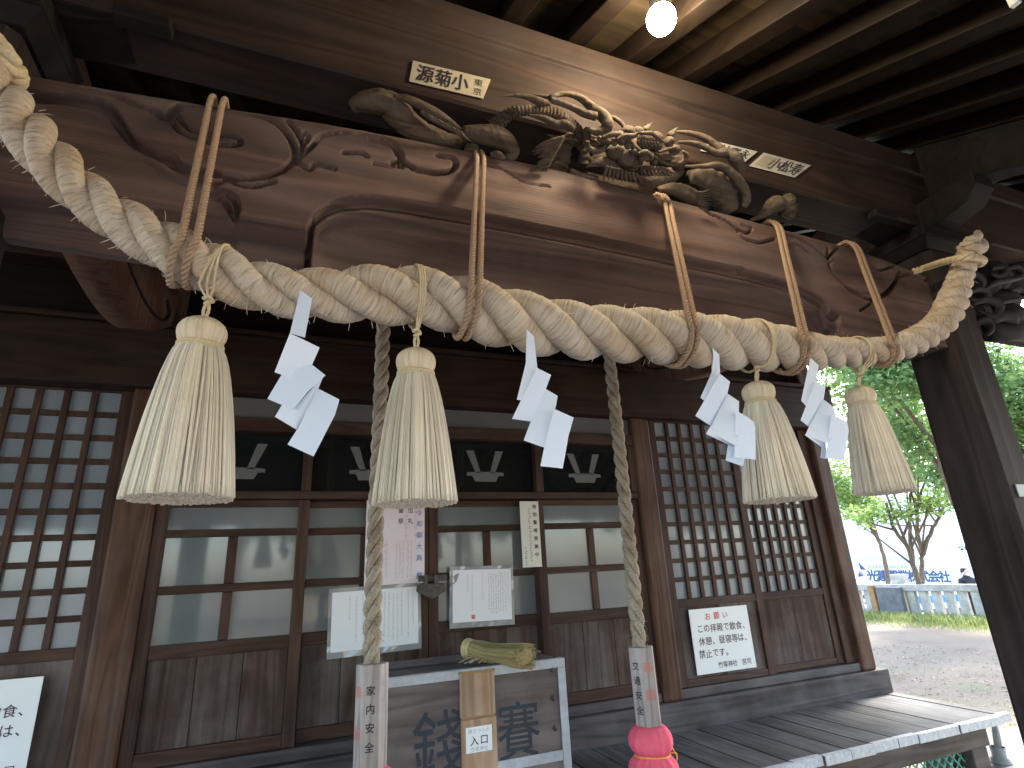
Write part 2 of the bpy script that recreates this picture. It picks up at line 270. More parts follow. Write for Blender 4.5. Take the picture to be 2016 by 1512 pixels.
# ------------------------------------------------------------------ mesh builder
ROOT = {}
class MB:
    def __init__(s): s.v = []; s.f = []; s.uv = []; s.sm = []; s.n = 0; s.hasuv = False; s.mi = []; s.cur = 0
    def add(s, verts, faces, uv=None, smooth=False):
        verts = np.asarray(verts, float); k = s.n
        s.v.append(verts); s.n += len(verts)
        s.f += [tuple(i+k for i in f) for f in faces]; s.sm += [smooth]*len(faces); s.mi += [s.cur]*len(faces)
        if uv is None: uv = np.zeros((len(verts), 2))
        else: s.hasuv = True
        s.uv.append(np.asarray(uv, float)); return s
    def box(s, x0, x1, y0, y1, z0, z1):
        v = [(x, y, z) for x in (x0, x1) for y in (y0, y1) for z in (z0, z1)]
        return s.add(v, [(0, 1, 3, 2), (4, 6, 7, 5), (0, 4, 5, 1), (2, 3, 7, 6), (0, 2, 6, 4), (1, 5, 7, 3)])
    def prism(s, a, b, closed=True):
        """two matching outlines joined; a is capped, b is capped"""
        n = len(a); f = [tuple(range(n))[::-1], tuple(range(n, 2*n))]
        f += [(i, (i+1) % n, n+(i+1) % n, n+i) for i in range(n)]
        return s.add(list(a)+list(b), f)
    def bar(s, p, q, w, h, up=(0, 0, 1)):
        p, q, up = np.array(p, float), np.array(q, float), np.array(up, float)
        d = (q-p)/np.linalg.norm(q-p); a = np.cross(d, up); a /= np.linalg.norm(a); b = np.cross(a, d)
        o = [a*w/2+b*h/2, -a*w/2+b*h/2, -a*w/2-b*h/2, a*w/2-b*h/2]
        return s.prism([p+x for x in o], [q+x for x in o])
    def tube(s, path, rad, n=12, cap=True, lobes=None, pitch=.1, depth=.2, twist0=0.0, squash=None, mod=None):
        p = np.asarray(path, float); m = len(p); rad = np.broadcast_to(np.asarray(rad, float), (m,))
        t = np.gradient(p, axis=0); t /= np.linalg.norm(t, axis=1)[:, None]+1e-12
        ref = np.array([0.0, 1.0, 0.0]) if abs(t[0][1]) < .9 else np.array([1.0, 0, 0])
        a = np.cross(t[0], ref); a /= np.linalg.norm(a); A = [a]
        for i in range(1, m):
            a = a - t[i]*(a@t[i]); a /= np.linalg.norm(a)+1e-12; A.append(a)
        A = np.array(A); B = np.cross(t, A)
        sl = np.concatenate([[0], np.cumsum(np.linalg.norm(np.diff(p, axis=0), axis=1))])
        th = np.linspace(0, 2*PI, n+1)
        TH = np.broadcast_to(th, (m, n+1)).copy(); RR = np.broadcast_to(rad[:, None], (m, n+1)).copy()
        if lobes:
            ph = 2*PI*sl/pitch + twist0
            RR = RR*(1-depth + depth*np.abs(np.cos(lobes/2*(TH-ph[:, None])))**.8)
        if mod is not None: RR = RR*mod(TH, sl[:, None]+0*TH)
        ox = np.cos(TH)*RR; oy = np.sin(TH)*RR
        V = p[:, None, :] + A[:, None, :]*ox[..., None] + B[:, None, :]*oy[..., None]
        if squash: V[:, :, 1] = p[:, None, 1] + (V[:, :, 1]-p[:, None, 1])*squash
        UV = np.stack([sl[:, None]+0*TH, (TH/(2*PI)) + (-(sl/pitch)[:, None] if lobes else 0)], -1)
        V = V.reshape(-1, 3); k = n+1
        F = [(i*k+j, i*k+j+1, (i+1)*k+j+1, (i+1)*k+j) for i in range(m-1) for j in range(n)]
        if cap:
            F.append(tuple(range(n))[::-1]); F.append(tuple((m-1)*k+j for j in range(n)))
        return s.add(V, F, UV.reshape(-1, 2), True)
    def twisted(s, path, R_, pitch, sign=1, n=9, per=9, phase0=0.0, k=3, fat=.475):
        """a laid rope: k strands wound round one another along a path"""
        p = np.asarray(path, float); L0 = np.concatenate([[0], np.cumsum(np.linalg.norm(np.diff(p, axis=0), axis=1))])
        m = max(12, int(L0[-1]/pitch*per)); sl = np.linspace(0, L0[-1], m); q = np.stack([np.interp(sl, L0, p[:, i]) for i in range(3)], 1)
        Rr = np.interp(sl, L0, np.broadcast_to(np.asarray(R_, float), (len(p),)))
        t = np.gradient(q, axis=0); t /= np.linalg.norm(t, axis=1)[:, None]+1e-12
        ref = np.array([0, 1.0, 0]) if abs(t[0][1]) < .9 else np.array([1.0, 0, 0]); a = np.cross(t[0], ref); a /= np.linalg.norm(a); A = [a]
        for i in range(1, m): a = a-t[i]*(a@t[i]); a /= np.linalg.norm(a)+1e-12; A.append(a)
        A = np.array(A); B = np.cross(t, A)
        for j in range(k):
            ph = sign*2*PI*sl/pitch+j*2*PI/k+phase0
            s.tube(q+(A*np.cos(ph)[:, None]+B*np.sin(ph)[:, None])*(Rr*.555)[:, None], Rr*fat, n)
        return s
    def lathe(s, c, prof, n=32, mod=None):
        c = np.array(c, float); th = np.linspace(0, 2*PI, n+1); V = []; UV = []
        for k, (r, z) in enumerate(prof):
            for a in th:
                rr = r*(mod(a, k/(len(prof)-1)) if mod else 1); V.append(c+np.array([rr*math.cos(a), rr*math.sin(a), z])); UV.append((z, a/(2*PI)))
        k = n+1; m = len(prof)
        F = [(i*k+j, i*k+j+1, (i+1)*k+j+1, (i+1)*k+j) for i in range(m-1) for j in range(n)]
        return s.add(V, F, UV, True)
    def blob(s, c, r, n=14, noise=0.0, mod=None):
        c = np.array(c, float); r = np.broadcast_to(np.asarray(r, float), (3,)); V = []; m = n//2+1
        for i in range(m+1):
            ph = PI*i/m
            for j in range(n):
                th = 2*PI*j/n; d = np.array([math.sin(ph)*math.cos(th), math.sin(ph)*math.sin(th), math.cos(ph)])
                k = 1+noise*(RNG.random()-.5) if 0 < i < m else 1
                if mod: k *= mod(th, ph)
                V.append(c+d*r*k)
        F = [(i*n+j, i*n+(j+1) % n, (i+1)*n+(j+1) % n, (i+1)*n+j) for i in range(m) for j in range(n)]
        return s.add(V, F, None, True)
    def build(s, name, mat, parent=None, bevel=0.0, loc=None):
        me = bpy.data.meshes.new(name)
        v = np.vstack(s.v) if s.v else np.zeros((0, 3))
        base = np.zeros(3)
        if parent is not None: base = ROOT[parent.name]
        elif loc is not None: base = np.array(loc, float)
        me.from_pydata((v-base).tolist(), [], s.f); me.update()
        me.polygons.foreach_set('use_smooth', np.array(s.sm, bool))
        me.polygons.foreach_set('material_index', np.array(s.mi, np.int32))
        if s.hasuv:
            u = np.vstack(s.uv); l = me.uv_layers.new(name='UVMap')
            idx = np.empty(len(me.loops), np.int32); me.loops.foreach_get('vertex_index', idx)
            l.data.foreach_set('uv', u[idx].astype(np.float32).ravel())
        for mm in (mat if isinstance(mat, list) else [mat]): me.materials.append(M[mm])
        o = bpy.data.objects.new(name, me); COL.objects.link(o)
        if parent is not None: o.parent = parent; ROOT[o.name] = base
        else: o.location = base.tolist(); ROOT[o.name] = base
        if bevel:
            b = o.modifiers.new('bevel', 'BEVEL'); b.width = bevel; b.segments = 2; b.limit_method = 'ANGLE'; b.angle_limit = R(50)
        return o
def empty(name, loc):
    o = bpy.data.objects.new(name, None); COL.objects.link(o); o.location = [float(a) for a in loc]; o.empty_display_size = .05
    ROOT[o.name] = np.array(loc, float); return o
def tag(o, label=None, cat=None, group=None, kind=None):
    if label: o['label'] = label
    if cat: o['category'] = cat
    if group: o['group'] = group
    if kind: o['kind'] = kind
    return o

# ------------------------------------------------------------------ lettering
_gl = {}
def glyphs(txt, bold=0.0):
    key = (txt, bold)
    if key not in _gl:
        cu = bpy.data.curves.new('lettering', 'FONT'); cu.body = txt; cu.size = 1; cu.align_x = 'CENTER'; cu.align_y = 'CENTER'; cu.offset = bold; cu.resolution_u = 3
        o = bpy.data.objects.new('lettering', cu); COL.objects.link(o)
        dg = bpy.context.evaluated_depsgraph_get(); me = bpy.data.meshes.new_from_object(o.evaluated_get(dg))
        v = np.array([x.co[:] for x in me.vertices]) if len(me.vertices) else np.zeros((0, 3)); f = [tuple(p.vertices) for p in me.polygons]
        bpy.data.objects.remove(o); bpy.data.curves.remove(cu); bpy.data.meshes.remove(me)
        if len(v) and len(txt) == 1: v[:, :2] -= (v[:, :2].max(0)+v[:, :2].min(0))/2
        _gl[key] = (v, f)
    return _gl[key]
def put(mb, ch, c, ux, uz, size, bold, yscale=1.0):
    # heavier strokes: the outline laid several times, shifted by a hair and each a hair proud of the last
    v, f = glyphs(ch)
    if not len(v): return
    nrm = np.cross(ux, uz)
    sh = ((0, 0),) if bold < .004 else ((-1, 0), (1, 0), (0, 1), (0, -1)) if bold < .03 else tuple((math.cos(a), math.sin(a)) for a in np.linspace(0, 2*PI, 9)[:-1])
    for k, (a, b) in enumerate(sh):
        mb.add(c + nrm*.00012*k + (v[:, :1]+a*bold)*ux*size + (v[:, 1:2]*yscale+b*bold)*uz*size, f)
def write(mb, txt, o, ux, uz, size, vertical=False, pitch=1.0, bold=.012, yscale=1.0):
    """o = centre (horizontal line) or centre of the first character (vertical); ux, uz = unit right and up."""
    o, ux, uz = map(lambda a: np.array(a, float), (o, ux, uz))
    if vertical:
        for k, ch in enumerate(txt):
            if ch in ' 　': continue
            put(mb, ch, o - uz*k*pitch*size, ux, uz, size, bold, yscale)
    else:
        n = len(txt)
        for k, ch in enumerate(txt):
            if ch in ' 　': continue
            c = o + ux*(k-(n-1)/2)*pitch*size
            if ch in '、。': c = c - ux*.28*size - uz*.3*size
            put(mb, ch, c, ux, uz, size, bold, yscale)
X1, Z1 = np.array([1.0, 0, 0]), np.array([0, 0, 1.0])
def fineprint(mb, o, ux, uz, n, size, seed):
    """one vertical column of unreadable small print: little strokes"""
    rg = random.Random(seed)
    o, ux, uz = np.array(o, float), np.array(ux, float), np.array(uz, float)
    for k in range(n):
        c = o-uz*k*size*1.12
        for q in range(3):
            a = rg.uniform(-.35, .35)*size; b = rg.uniform(-.35, .35)*size; hw, hh = (rg.uniform(.2, .42)*size, .07*size) if q < 2 else (.07*size, rg.uniform(.2, .42)*size)
            mb.add([c+ux*(a-hw)+uz*(b-hh), c+ux*(a+hw)+uz*(b-hh), c+ux*(a+hw)+uz*(b+hh), c+ux*(a-hw)+uz*(b+hh)], [(0, 1, 2, 3)])
# ================================================================== THE SETTING
# ground: one sheet, with the raised shrine precinct, falling to the street beyond the stone fence
def fence_s(x, y):
    return (x-FA[0])*FN[0] + (y-FA[1])*FN[1]
GZ = -.25
FA = atZ(1705, 1214, GZ); FB = atZ(1945, 1226, GZ)
fd = (FB-FA)/np.linalg.norm(FB-FA); FN = np.array([-fd[1], fd[0], 0.0])
if FN[1] < 0: FN = -FN
def gz(x, y):
    s = fence_s(x, y)
    return GZ - .75*min(1, max(0, (s-.45)/.5)) + .015*math.sin(1.7*x)*math.cos(2.1*y)*(1 if s < 0 else 0)
b = MB(); xs = np.concatenate([np.linspace(-400, -30, 8), np.linspace(-24, 36, 121), np.linspace(45, 400, 8)]); ys = np.concatenate([np.linspace(-400, -30, 8), np.linspace(-24, 36, 121), np.linspace(45, 500, 8)])
V = [(x, y, gz(x, y)) for y in ys for x in xs]; nx = len(xs)
b.add(V, [(j*nx+i, j*nx+i+1, (j+1)*nx+i+1, (j+1)*nx+i) for j in range(len(ys)-1) for i in range(nx-1)], None, True)
tag(b.build('ground', 'ground'), kind='structure')
b = MB(); p0 = FA+FN*1.1; q = []
for s, t in ((-40, 1.2), (60, 1.2), (60, 9), (-40, 9)): q.append(FA+fd*s+FN*t+np.array([0, 0, -.75+.004]))
b.add(q, [(0, 1, 2, 3)]); tag(b.build('street', 'asphalt'), kind='structure')
b = MB(); b.box(-1.6, 2.9, -7.5, 1.75, GZ-.05, 0.0); tag(b.build('paved_path', 'paving', bevel=.01), kind='structure')

# ================================================================== THE SHRINE HALL (one building: every fixed member is a part)
HALL = empty('shrine_hall', (.65, 2.6, GZ))
tag(HALL, 'old dark brown timber shrine hall with lattice windows, raised deck and pillared porch', 'shrine')
def part(name, mat, boxes, bevel=.004, parent=None, label=None):
    b = MB()
    for x in boxes: b.box(*x)
    return tag(b.build(name, mat, parent or HALL, bevel=bevel), label)
DZ = .628; SZ = .748; FY = 2.6
XP = [(-2.0, -1.88), (-.62, -.484), (1.794, 1.914), (3.18, 3.297)]
for x0, x1 in XP: part('hall_post', 'post', [(x0, x1, FY+.008, FY+.13, SZ, 3.6)], .012)
part('ground_sill', 'sill', [(-2.3, 3.362, FY-.012, FY+.17, DZ-.02, SZ)], .006)
for x0, x1 in ((-1.878, -.622), (-.482, 1.792), (1.916, 3.178)):
    part('threshold', 'sill', [(x0, x1, FY+.02, FY+.12, SZ+.002, SZ+.045)], .004)
part('lintel_beam', 'lintel', [(-2.3, 3.4, FY-.035, FY+.15, 2.19, 2.46)], .006)
part('lintel_ledge', 'lintel', [(-2.3, 3.4, FY-.05, FY+.15, 2.462, 2.485)], .004)
part('upper_beam', 'lintel', [(-2.3, 3.4, FY-.01, FY+.15, 2.74, 2.92)], .006)
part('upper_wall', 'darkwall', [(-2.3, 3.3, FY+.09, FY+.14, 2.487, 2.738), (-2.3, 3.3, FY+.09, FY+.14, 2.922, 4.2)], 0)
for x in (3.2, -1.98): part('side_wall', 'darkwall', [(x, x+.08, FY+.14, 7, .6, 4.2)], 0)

# -- sliding doors (four leaves)
def door(x0, x1, y, mid):
    b = MB(); t = .034; st = .046
    d = b.box
    xm = (x0+x1)/2
    for a in (x0, x1-st): d(a, a+st, y, y+t, SZ+.048, 1.737)
    for z0, z1 in ((1.198, 1.372), (1.408, 1.587)): d(xm-.018, xm+.018, y+.003, y+t-.003, z0, z1)
    b.cur = 1
    for z0, z1 in ((SZ+.048, .845), (1.146, 1.196), (1.374, 1.406), (1.589, 1.619), (1.708, 1.737)): d(x0+st, x1-st, y+.002, y+t-.002, z0, z1)
    for z in np.linspace(.86, 1.13, 2): d(x0+st, x1-st, y+.0245, y+t-.004, z-.012, z+.012)
    o = b.build('sliding_door', ['stile', 'railx'], HALL, bevel=.003)
    p = MB(); n = 3; wd = (x1-x0-2*st)/n
    for k in range(n): p.box(x0+st+k*wd+.0012, x0+st+(k+1)*wd-.0012, y+.013, y+.024, .845, 1.146)
    p.build('lower_panel', 'panel', o, bevel=.0015)
    for z0, z1 in ((1.196, 1.374), (1.406, 1.589), (1.619, 1.708)):
        for a, c in (((x0+st, xm-.018), (xm+.018, x1-st)) if z0 < 1.6 else ((x0+st, x1-st),)):
            g = MB(); g.box(a, c, y+.016, y+.021, z0, z1); g.build('glass_pane', 'glass', o)
    return o
door(-.482, .098, 2.632, 0); door(1.176, 1.792, 2.632, 0)
door(.055, .634, 2.672, 1); door(.6365, 1.22, 2.672, 1)
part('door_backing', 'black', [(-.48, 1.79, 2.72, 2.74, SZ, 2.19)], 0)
part('door_track', 'railx', [(-.482, 1.792, 2.615, 2.715, 1.739, 1.773)], .003)
part('transom_rail', 'railx', [(-.482, 1.792, 2.615, 2.70, 2.035, 2.095)], .003)
part('plaster_strip', 'plaster', [(-.482, 1.792, 2.64, 2.70, 2.097, 2.188)], 0)
for c in (-.484+.02, .078, .64, 1.205, 1.774):
    part('transom_post', 'stile', [(c-.02, c+.02, 2.618, 2.69, 1.775, 2.033)], .003)
for a, c in ((-.442, .056), (.1, .618), (.662, 1.183), (1.227, 1.752)):
    o = part('transom_glass', 'glassdark', [(a, c, 2.655, 2.662, 1.775, 2.033)], 0)
    m = MB(); xc = (a+c)/2; y = 2.653   # etched mark: two splayed bars standing on a stepped tray
    for sg in (-1, 1):
        m.add([(xc+sg*.052, y, 1.872), (xc+sg*.024, y, 1.872), (xc+sg*.058, y, 1.985), (xc+sg*.10, y, 1.985)][::sg], [(0, 1, 2, 3)])
    m.add([(xc-.098, y, 1.857), (xc+.098, y, 1.857), (xc+.098, y, 1.874), (xc+.05, y, 1.878), (xc-.05, y, 1.878), (xc-.098, y, 1.874)], [(0, 1, 2, 3, 4, 5)])
    m.add([(xc-.055, y-.0005, 1.828), (xc+.055, y-.0005, 1.828), (xc+.07, y-.0005, 1.857), (xc-.07, y-.0005, 1.857)], [(0, 1, 2, 3)])
    m.build('etched_mark', 'whitemark', o)

# -- lattice window bays
def lattice(x0, x1, xm, ncol):
    """two leaves of fine lattice over glass, boarded below"""
    for k, (a, c) in enumerate(((x0, xm+.02), (xm-.02, x1))):
        y = 2.628 if k == 0 else 2.655
        b = MB(); st = .05
        for e in (a, c-st): b.box(e, e+st, y, y+.026, SZ+.048, 2.23)
        b.cur = 1
        for z0, z1 in ((SZ+.048, .83), (1.172, 1.212), (2.185, 2.23)): b.box(a+st, c-st, y+.002, y+.024, z0, z1)
        o = b.build('lattice_window', ['stile', 'railx'], HALL, bevel=.003)
        g = MB(); wd = (c-a-2*st)/ncol
        for i in range(1, ncol): xx = a+st+i*wd; g.box(xx-.0115, xx+.0115, y+.004, y+.018, 1.212, 2.185)
        for i in range(1, 10): zc = 1.212+i*.0973; g.box(a+st, c-st, y+.009, y+.021, zc-.0115, zc+.0115)
        g.build('lattice_bars', 'stile', o, bevel=.0015)
        q = MB(); q.box(a+st, c-st, y+.0215, y+.0245, 1.212, 2.185); q.build('glass_pane', 'glasslat', o)
        p = MB(); w3 = (c-a-2*st)/2
        for i in range(2): p.box(a+st+i*w3+.001, a+st+(i+1)*w3-.001, y+.01, y+.02, .83, 1.172)
        p.build('lower_panel', 'panel', o, bevel=.0015)
lattice(1.916, 3.10, 2.53, 6); lattice(-1.878, -.622, -1.26, 6)
part('window_jamb', 'stile', [(3.102, 3.176, 2.64, 2.68, SZ+.047, 2.3)], .003)
part('window_head', 'lintel', [(1.916, 3.178, 2.66, 2.69, 2.2315, 2.3)], 0)
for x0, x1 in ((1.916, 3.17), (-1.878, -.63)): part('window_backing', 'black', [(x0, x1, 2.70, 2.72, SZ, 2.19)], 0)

# -- raised deck in front of the hall
b = MB(); e = MB(); xb = 3.357; k = 0; ends = MB()
bw = [.075, .17, .152, .15, .132, .128, .152, .142, .150, .16, .145, .15, .14, .155, .15, .14, .16, .15, .14, .15, .15, .15, .15, .16, .14, .15, .15, .15, .15, .15, .15, .15, .15, .15, .15, .15, .15]
for wd in bw:
    xa = xb-wd
    if xa < -2.2: break
    yo = RNG.uniform(-.006, .006); zo = RNG.uniform(-.0025, .001)
    b.box(xa+.0022, xb-.0022, 2.0+yo, 2.586, DZ-.036+zo, DZ+zo-.003)
    ends.box(xa+.0024, xb-.0024, 1.996+yo, 2.0+yo, DZ-.037+zo, DZ+zo-.0025)
    ends.box(xa+.0024, xb-.0024, 2.0+yo, 2.022+yo+RNG.uniform(-.004, .004), DZ+zo-.003, DZ+zo-.0018)
    xb = xa
DECK = b.build('deck', 'deck', HALL, bevel=.003)
ends.build('painted_board_ends', 'whitepaint', DECK)
part('deck_beam', 'deckbeam', [(-2.1, 3.2, 2.03, 2.13, DZ-.125, DZ-.041)], .006)
for x in (3.08, 1.7, .2, -1.4): part('deck_post', 'deckbeam', [(x, x+.11, 2.045, 2.155, GZ, DZ-.127)], .006)
m = MB()
for x0, x1 in ((1.82, 3.07), (.32, 1.69)):
    n = int((x1-x0)/.052); h = .60
    for i in range(-12, n+1):
        for sgn in (1, -1):
            # crossing wires clipped to the panel
            xs0 = x0+i*.052; pts = []
            for t in (0.0, 1.0):
                pts.append((xs0+(t if sgn > 0 else 1-t)*h, t*h))
            (xa, za), (xb_, zb) = pts
            def cut(x): return za+(zb-za)*(x-xa)/(xb_-xa)
            lo, hi = min(xa, xb_), max(xa, xb_); l2, h2 = max(lo, x0), min(hi, x1)
            if h2-l2 < .02: continue
            m.tube([(l2, 2.09+.004*sgn, DZ-.13-h+cut(l2)), (h2, 2.09+.004*sgn, DZ-.13-h+cut(h2))], .004, 5)
m.build('wire_mesh', 'greenmesh', HALL)
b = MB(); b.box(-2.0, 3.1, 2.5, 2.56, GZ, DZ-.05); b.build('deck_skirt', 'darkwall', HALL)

# -- porch: pillars, purlin, rafters, roof boards
PXR = (1.796, 1.94); PXL = (-.61, -.466)
for x0, x1 in (PXL, PXR):
    b = MB(); c = .016; y0, y1 = .917, 1.069
    def octo(z, g=0): return [(x0+c, y0, z), (x1-c, y0, z), (x1, y0+c, z), (x1, y1-c, z), (x1-c, y1, z), (x0+c, y1, z), (x0, y1-c, z), (x0, y0+c, z)]
    zs = np.linspace(0.02, 2.285, 3)
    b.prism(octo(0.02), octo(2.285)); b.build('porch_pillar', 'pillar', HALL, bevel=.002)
    b = MB(); b.box(x0-.04, x1+.04, y0-.04, y1+.04, -.02, .05); b.build('pillar_base', 'stone', HALL, bevel=.012)
KZ0, KZ1 = 2.385, 2.682
def kbar(name, mat, prof, x0, x1):
    b = MB(); b.prism([(x0, y, z) for y, z in prof], [(x1, y, z) for y, z in prof][:]); return b.build(name, mat, HALL, bevel=.003)
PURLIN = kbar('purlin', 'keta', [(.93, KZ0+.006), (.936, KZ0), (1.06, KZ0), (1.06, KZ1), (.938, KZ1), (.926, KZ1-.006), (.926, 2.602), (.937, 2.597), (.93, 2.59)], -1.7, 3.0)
SL = .464
def rz(Y): return KZ1+.004+SL*(Y-.93)
n = math.sqrt(1+SL*SL)
for k in range(-16, 25):
    x = .975+.181*k; hw = .026
    b = MB(); y0, y1 = -.62, 4.6
    b.prism([(x-hw, y0, rz(y0)), (x+hw, y0, rz(y0)), (x+hw, y0, rz(y0)+.07), (x-hw, y0, rz(y0)+.07)], [(x-hw, y1, rz(y1)), (x+hw, y1, rz(y1)), (x+hw, y1, rz(y1)+.07), (x-hw, y1, rz(y1)+.07)])
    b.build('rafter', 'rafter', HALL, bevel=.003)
b = MB(); y = -.66
while y < 4.6:
    y2 = y+.19; d = RNG.uniform(0, .003)
    x0, x1 = -2.2, 5.5  # right eave extended out of view to keep sun off the deck end
    b.add([(x0, y, rz(y)+.0715+d), (x1, y, rz(y)+.0715+d), (x1, y2, rz(y2)+.0715+d), (x0, y2, rz(y2)+.0715+d), (x0, y, rz(y)+.085+d), (x1, y, rz(y)+.085+d), (x1, y2, rz(y2)+.085+d), (x0, y2, rz(y2)+.085+d)], [(0, 3, 2, 1), (4, 5, 6, 7), (0, 1, 5, 4), (1, 2, 6, 5), (2, 3, 7, 6), (3, 0, 4, 7)]); y = y2+.0015
b.build('roof_boards', 'roofboard', HALL)
b = MB(); y0, y1 = -.9, 4.7
b.prism([(-2.6, y0, rz(y0)+.10), (5.6, y0, rz(y0)+.10), (5.6, y0, rz(y0)+.22), (-2.6, y0, rz(y0)+.22)], [(-2.6, y1, rz(y1)+.10), (5.6, y1, rz(y1)+.10), (5.6, y1, rz(y1)+.22), (-2.6, y1, rz(y1)+.22)])  # right side widened with the boards, also to block the sun
y0, y1, s2 = 4.7, 9.5, -.5
zt = rz(4.7)
b.prism([(-4, y0, zt+.1), (5.4, y0, zt+.1), (5.4, y0, zt+.3), (-4, y0, zt+.3)], [(-4, y1, zt+s2*4.8), (5.4, y1, zt+s2*4.8), (5.4, y1, zt+.2+s2*4.8), (-4, y1, zt+.2+s2*4.8)])
b.build('roof', 'houseroof', HALL)
part('eave_beam', 'bracket', [(3.30, 3.42, 1.0, 7, 3.0, 3.15)], .004)

# brackets over both pillars
def bracket(xc, sg):
    b = MB(); yc = .993
    def trunc(cx, z0, z1, w0, w1, d0, d1):
        b.prism([(cx-w0, yc-d0, z0), (cx+w0, yc-d0, z0), (cx+w0, yc+d0, z0), (cx-w0, yc+d0, z0)], [(cx-w1, yc-d1, z1), (cx+w1, yc-d1, z1), (cx+w1, yc+d1, z1), (cx-w1, yc+d1, z1)])
        b.box(cx-w1, cx+w1, yc-d1, yc+d1, z1+.001, z1+.042)
    trunc(xc, 2.287, 2.318, .078, .105, .078, .10)
    # arm along the purlin, boat shaped ends
    pr = []
    for t in np.linspace(0, 1, 9): pr.append((.10+.19*t, 2.363-.0+.012*t+.085*t**2.6))
    out = [(-a, z) for a, z in pr[::-1]]+pr+[(.29, 2.465), (-.29, 2.465)]
    b.prism([(xc+a, yc-.05, z) for a, z in out], [(xc+a, yc+.05, z) for a, z in out])
    for dx in (-.235, 0, .235): b.box(xc+dx-.045, xc+dx+.045, yc-.085, yc-.052, 2.30+.06, 2.383)
    # cross arm towards the front
    out = [(.09, 2.362), (-.13, 2.362), (-.2, 2.38), (-.235, 2.42), (-.235, 2.46), (.09, 2.46)]
    b.prism([(xc-.045, yc+a, z) for a, z in out], [(xc+.045, yc+a, z) for a, z in out])
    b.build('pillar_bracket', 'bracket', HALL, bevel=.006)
bracket(1.868, 1); bracket(-.538, -1)
# carved strut running out under the eave over each pillar (wavy lower edge), and the curved tie beams back to the hall
for xc in (1.90, -.55):
    b = MB()
    ys = np.linspace(.9, -.55, 40); lo = [rz(y)-.055-.15*max(0, (y+.25)/1.15)**1.5-.022*math.sin((y)*15) for y in ys]
    out = [(y, z) for y, z in zip(ys, lo)]+[(-.55, rz(-.55)-.002), (.9, rz(.9)-.002)]
    b.prism([(xc-.045, y, z) for y, z in out], [(xc+.045, y, z) for y, z in out]); b.build('eave_strut', 'bracket', HALL, bevel=.005)
for xc in (1.86, -.56):
    ctr = smooth([(1.05, 2.50), (1.35, 2.44), (1.75, 2.38), (2.15, 2.40), (2.59, 2.56)], 30); b = MB()
    hgt = np.interp(np.linspace(0, 1, 30), [0, .3, .8, 1], [.10, .12, .12, .08])
    up = [(y, z+h) for (y, z), h in zip(ctr, hgt)]; dn = [(y, z-h) for (y, z), h in zip(ctr, hgt)][::-1]
    for i in range(29):
        a = [(xc-.05, *up[i]), (xc+.05, *up[i]), (xc+.05, *dn[29-i]), (xc-.05, *dn[29-i])]; c = [(xc-.05, *up[i+1]), (xc+.05, *up[i+1]), (xc+.05, *dn[28-i]), (xc-.05, *dn[28-i])]
        b.add(a+c, [(0, 1, 5, 4), (1, 2, 6, 5), (2, 3, 7, 6), (3, 0, 4, 7)], None, True)
    b.build('curved_tie_beam', 'post', HALL)
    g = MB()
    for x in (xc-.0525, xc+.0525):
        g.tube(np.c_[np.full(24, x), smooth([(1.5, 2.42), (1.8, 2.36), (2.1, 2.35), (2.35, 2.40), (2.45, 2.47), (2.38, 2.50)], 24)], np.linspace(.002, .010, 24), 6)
    g.build('carved_groove', 'bracket', HALL)  # dark raised rolls stand for the shade inside a carved groove

# -- the carved rainbow beam: a relief (height field) cut with grooves
YB = .945
def BX(p): q = atY(p[0], p[1], YB); return (q[0], q[2])
ZUP = .010
ztop_pts = np.array([(0, ZUP)])*[1, 1]+np.array([(-.80, 2.20)])*0; ztop_pts = np.array([(-.80, 2.20), (-.457, 2.213), (-.235, 2.231), (.056, 2.259), (.335, 2.272), (.6, 2.277), (.871, 2.266), (1.2, 2.256), (1.546, 2.237), (1.70, 2.218), (1.794, 2.20)])
GX = np.arange(-.62, 1.7945, .0026); NVt = 124
zt = np.interp(GX, ztop_pts[:, 0], ztop_pts[:, 1])+ZUP
k = np.ones(81)/81; zt = np.convolve(np.pad(zt, 40, mode='reflect', reflect_type='odd'), k, 'valid')
zb = np.full_like(zt, 1.945) + .02*((GX-.6)/1.2)**2
vv = np.linspace(0, 1, NVt)
GZZ = zb[None]+(zt-zb)[None]*vv[:, None]; GXX = np.broadcast_to(GX[None], GZZ.shape)
H = np.zeros_like(GZZ)
def pdist(poly):
    d = np.full(GXX.shape, 9.0)
    for (xa, za), (xb2, zb2) in zip(poly[:-1], poly[1:]):
        dx, dz = xb2-xa, zb2-za; t = np.clip(((GXX-xa)*dx+(GZZ-za)*dz)/(dx*dx+dz*dz+1e-12), 0, 1)
        d = np.minimum(d, np.hypot(GXX-xa-t*dx, GZZ-za-t*dz))
    return d
def groove(pts, wid=.010, dep=.010, f=None, n=50, taper=True):
    pp = smooth([BX(f(*p) if f else p) for p in pts], n); wid = wid*.78
    global H
    d = pdist([tuple(x) for x in pp]); s = np.clip(1-d/wid, 0, 1); H = np.maximum(H, dep*1.9*np.minimum(1, s*2.4)*np.clip((zt[None]-GZZ-.009)/.004, 0, 1))
def ridge(pts, wid, hgt, f=None, n=40):
    pp = smooth([BX(f(*p) if f else p) for p in pts], n); wid = wid*.78
    global H
    d = pdist([tuple(x) for x in pp]); s = np.clip(1-(d/wid)**2, 0, 1); H = H-hgt*np.sqrt(s)
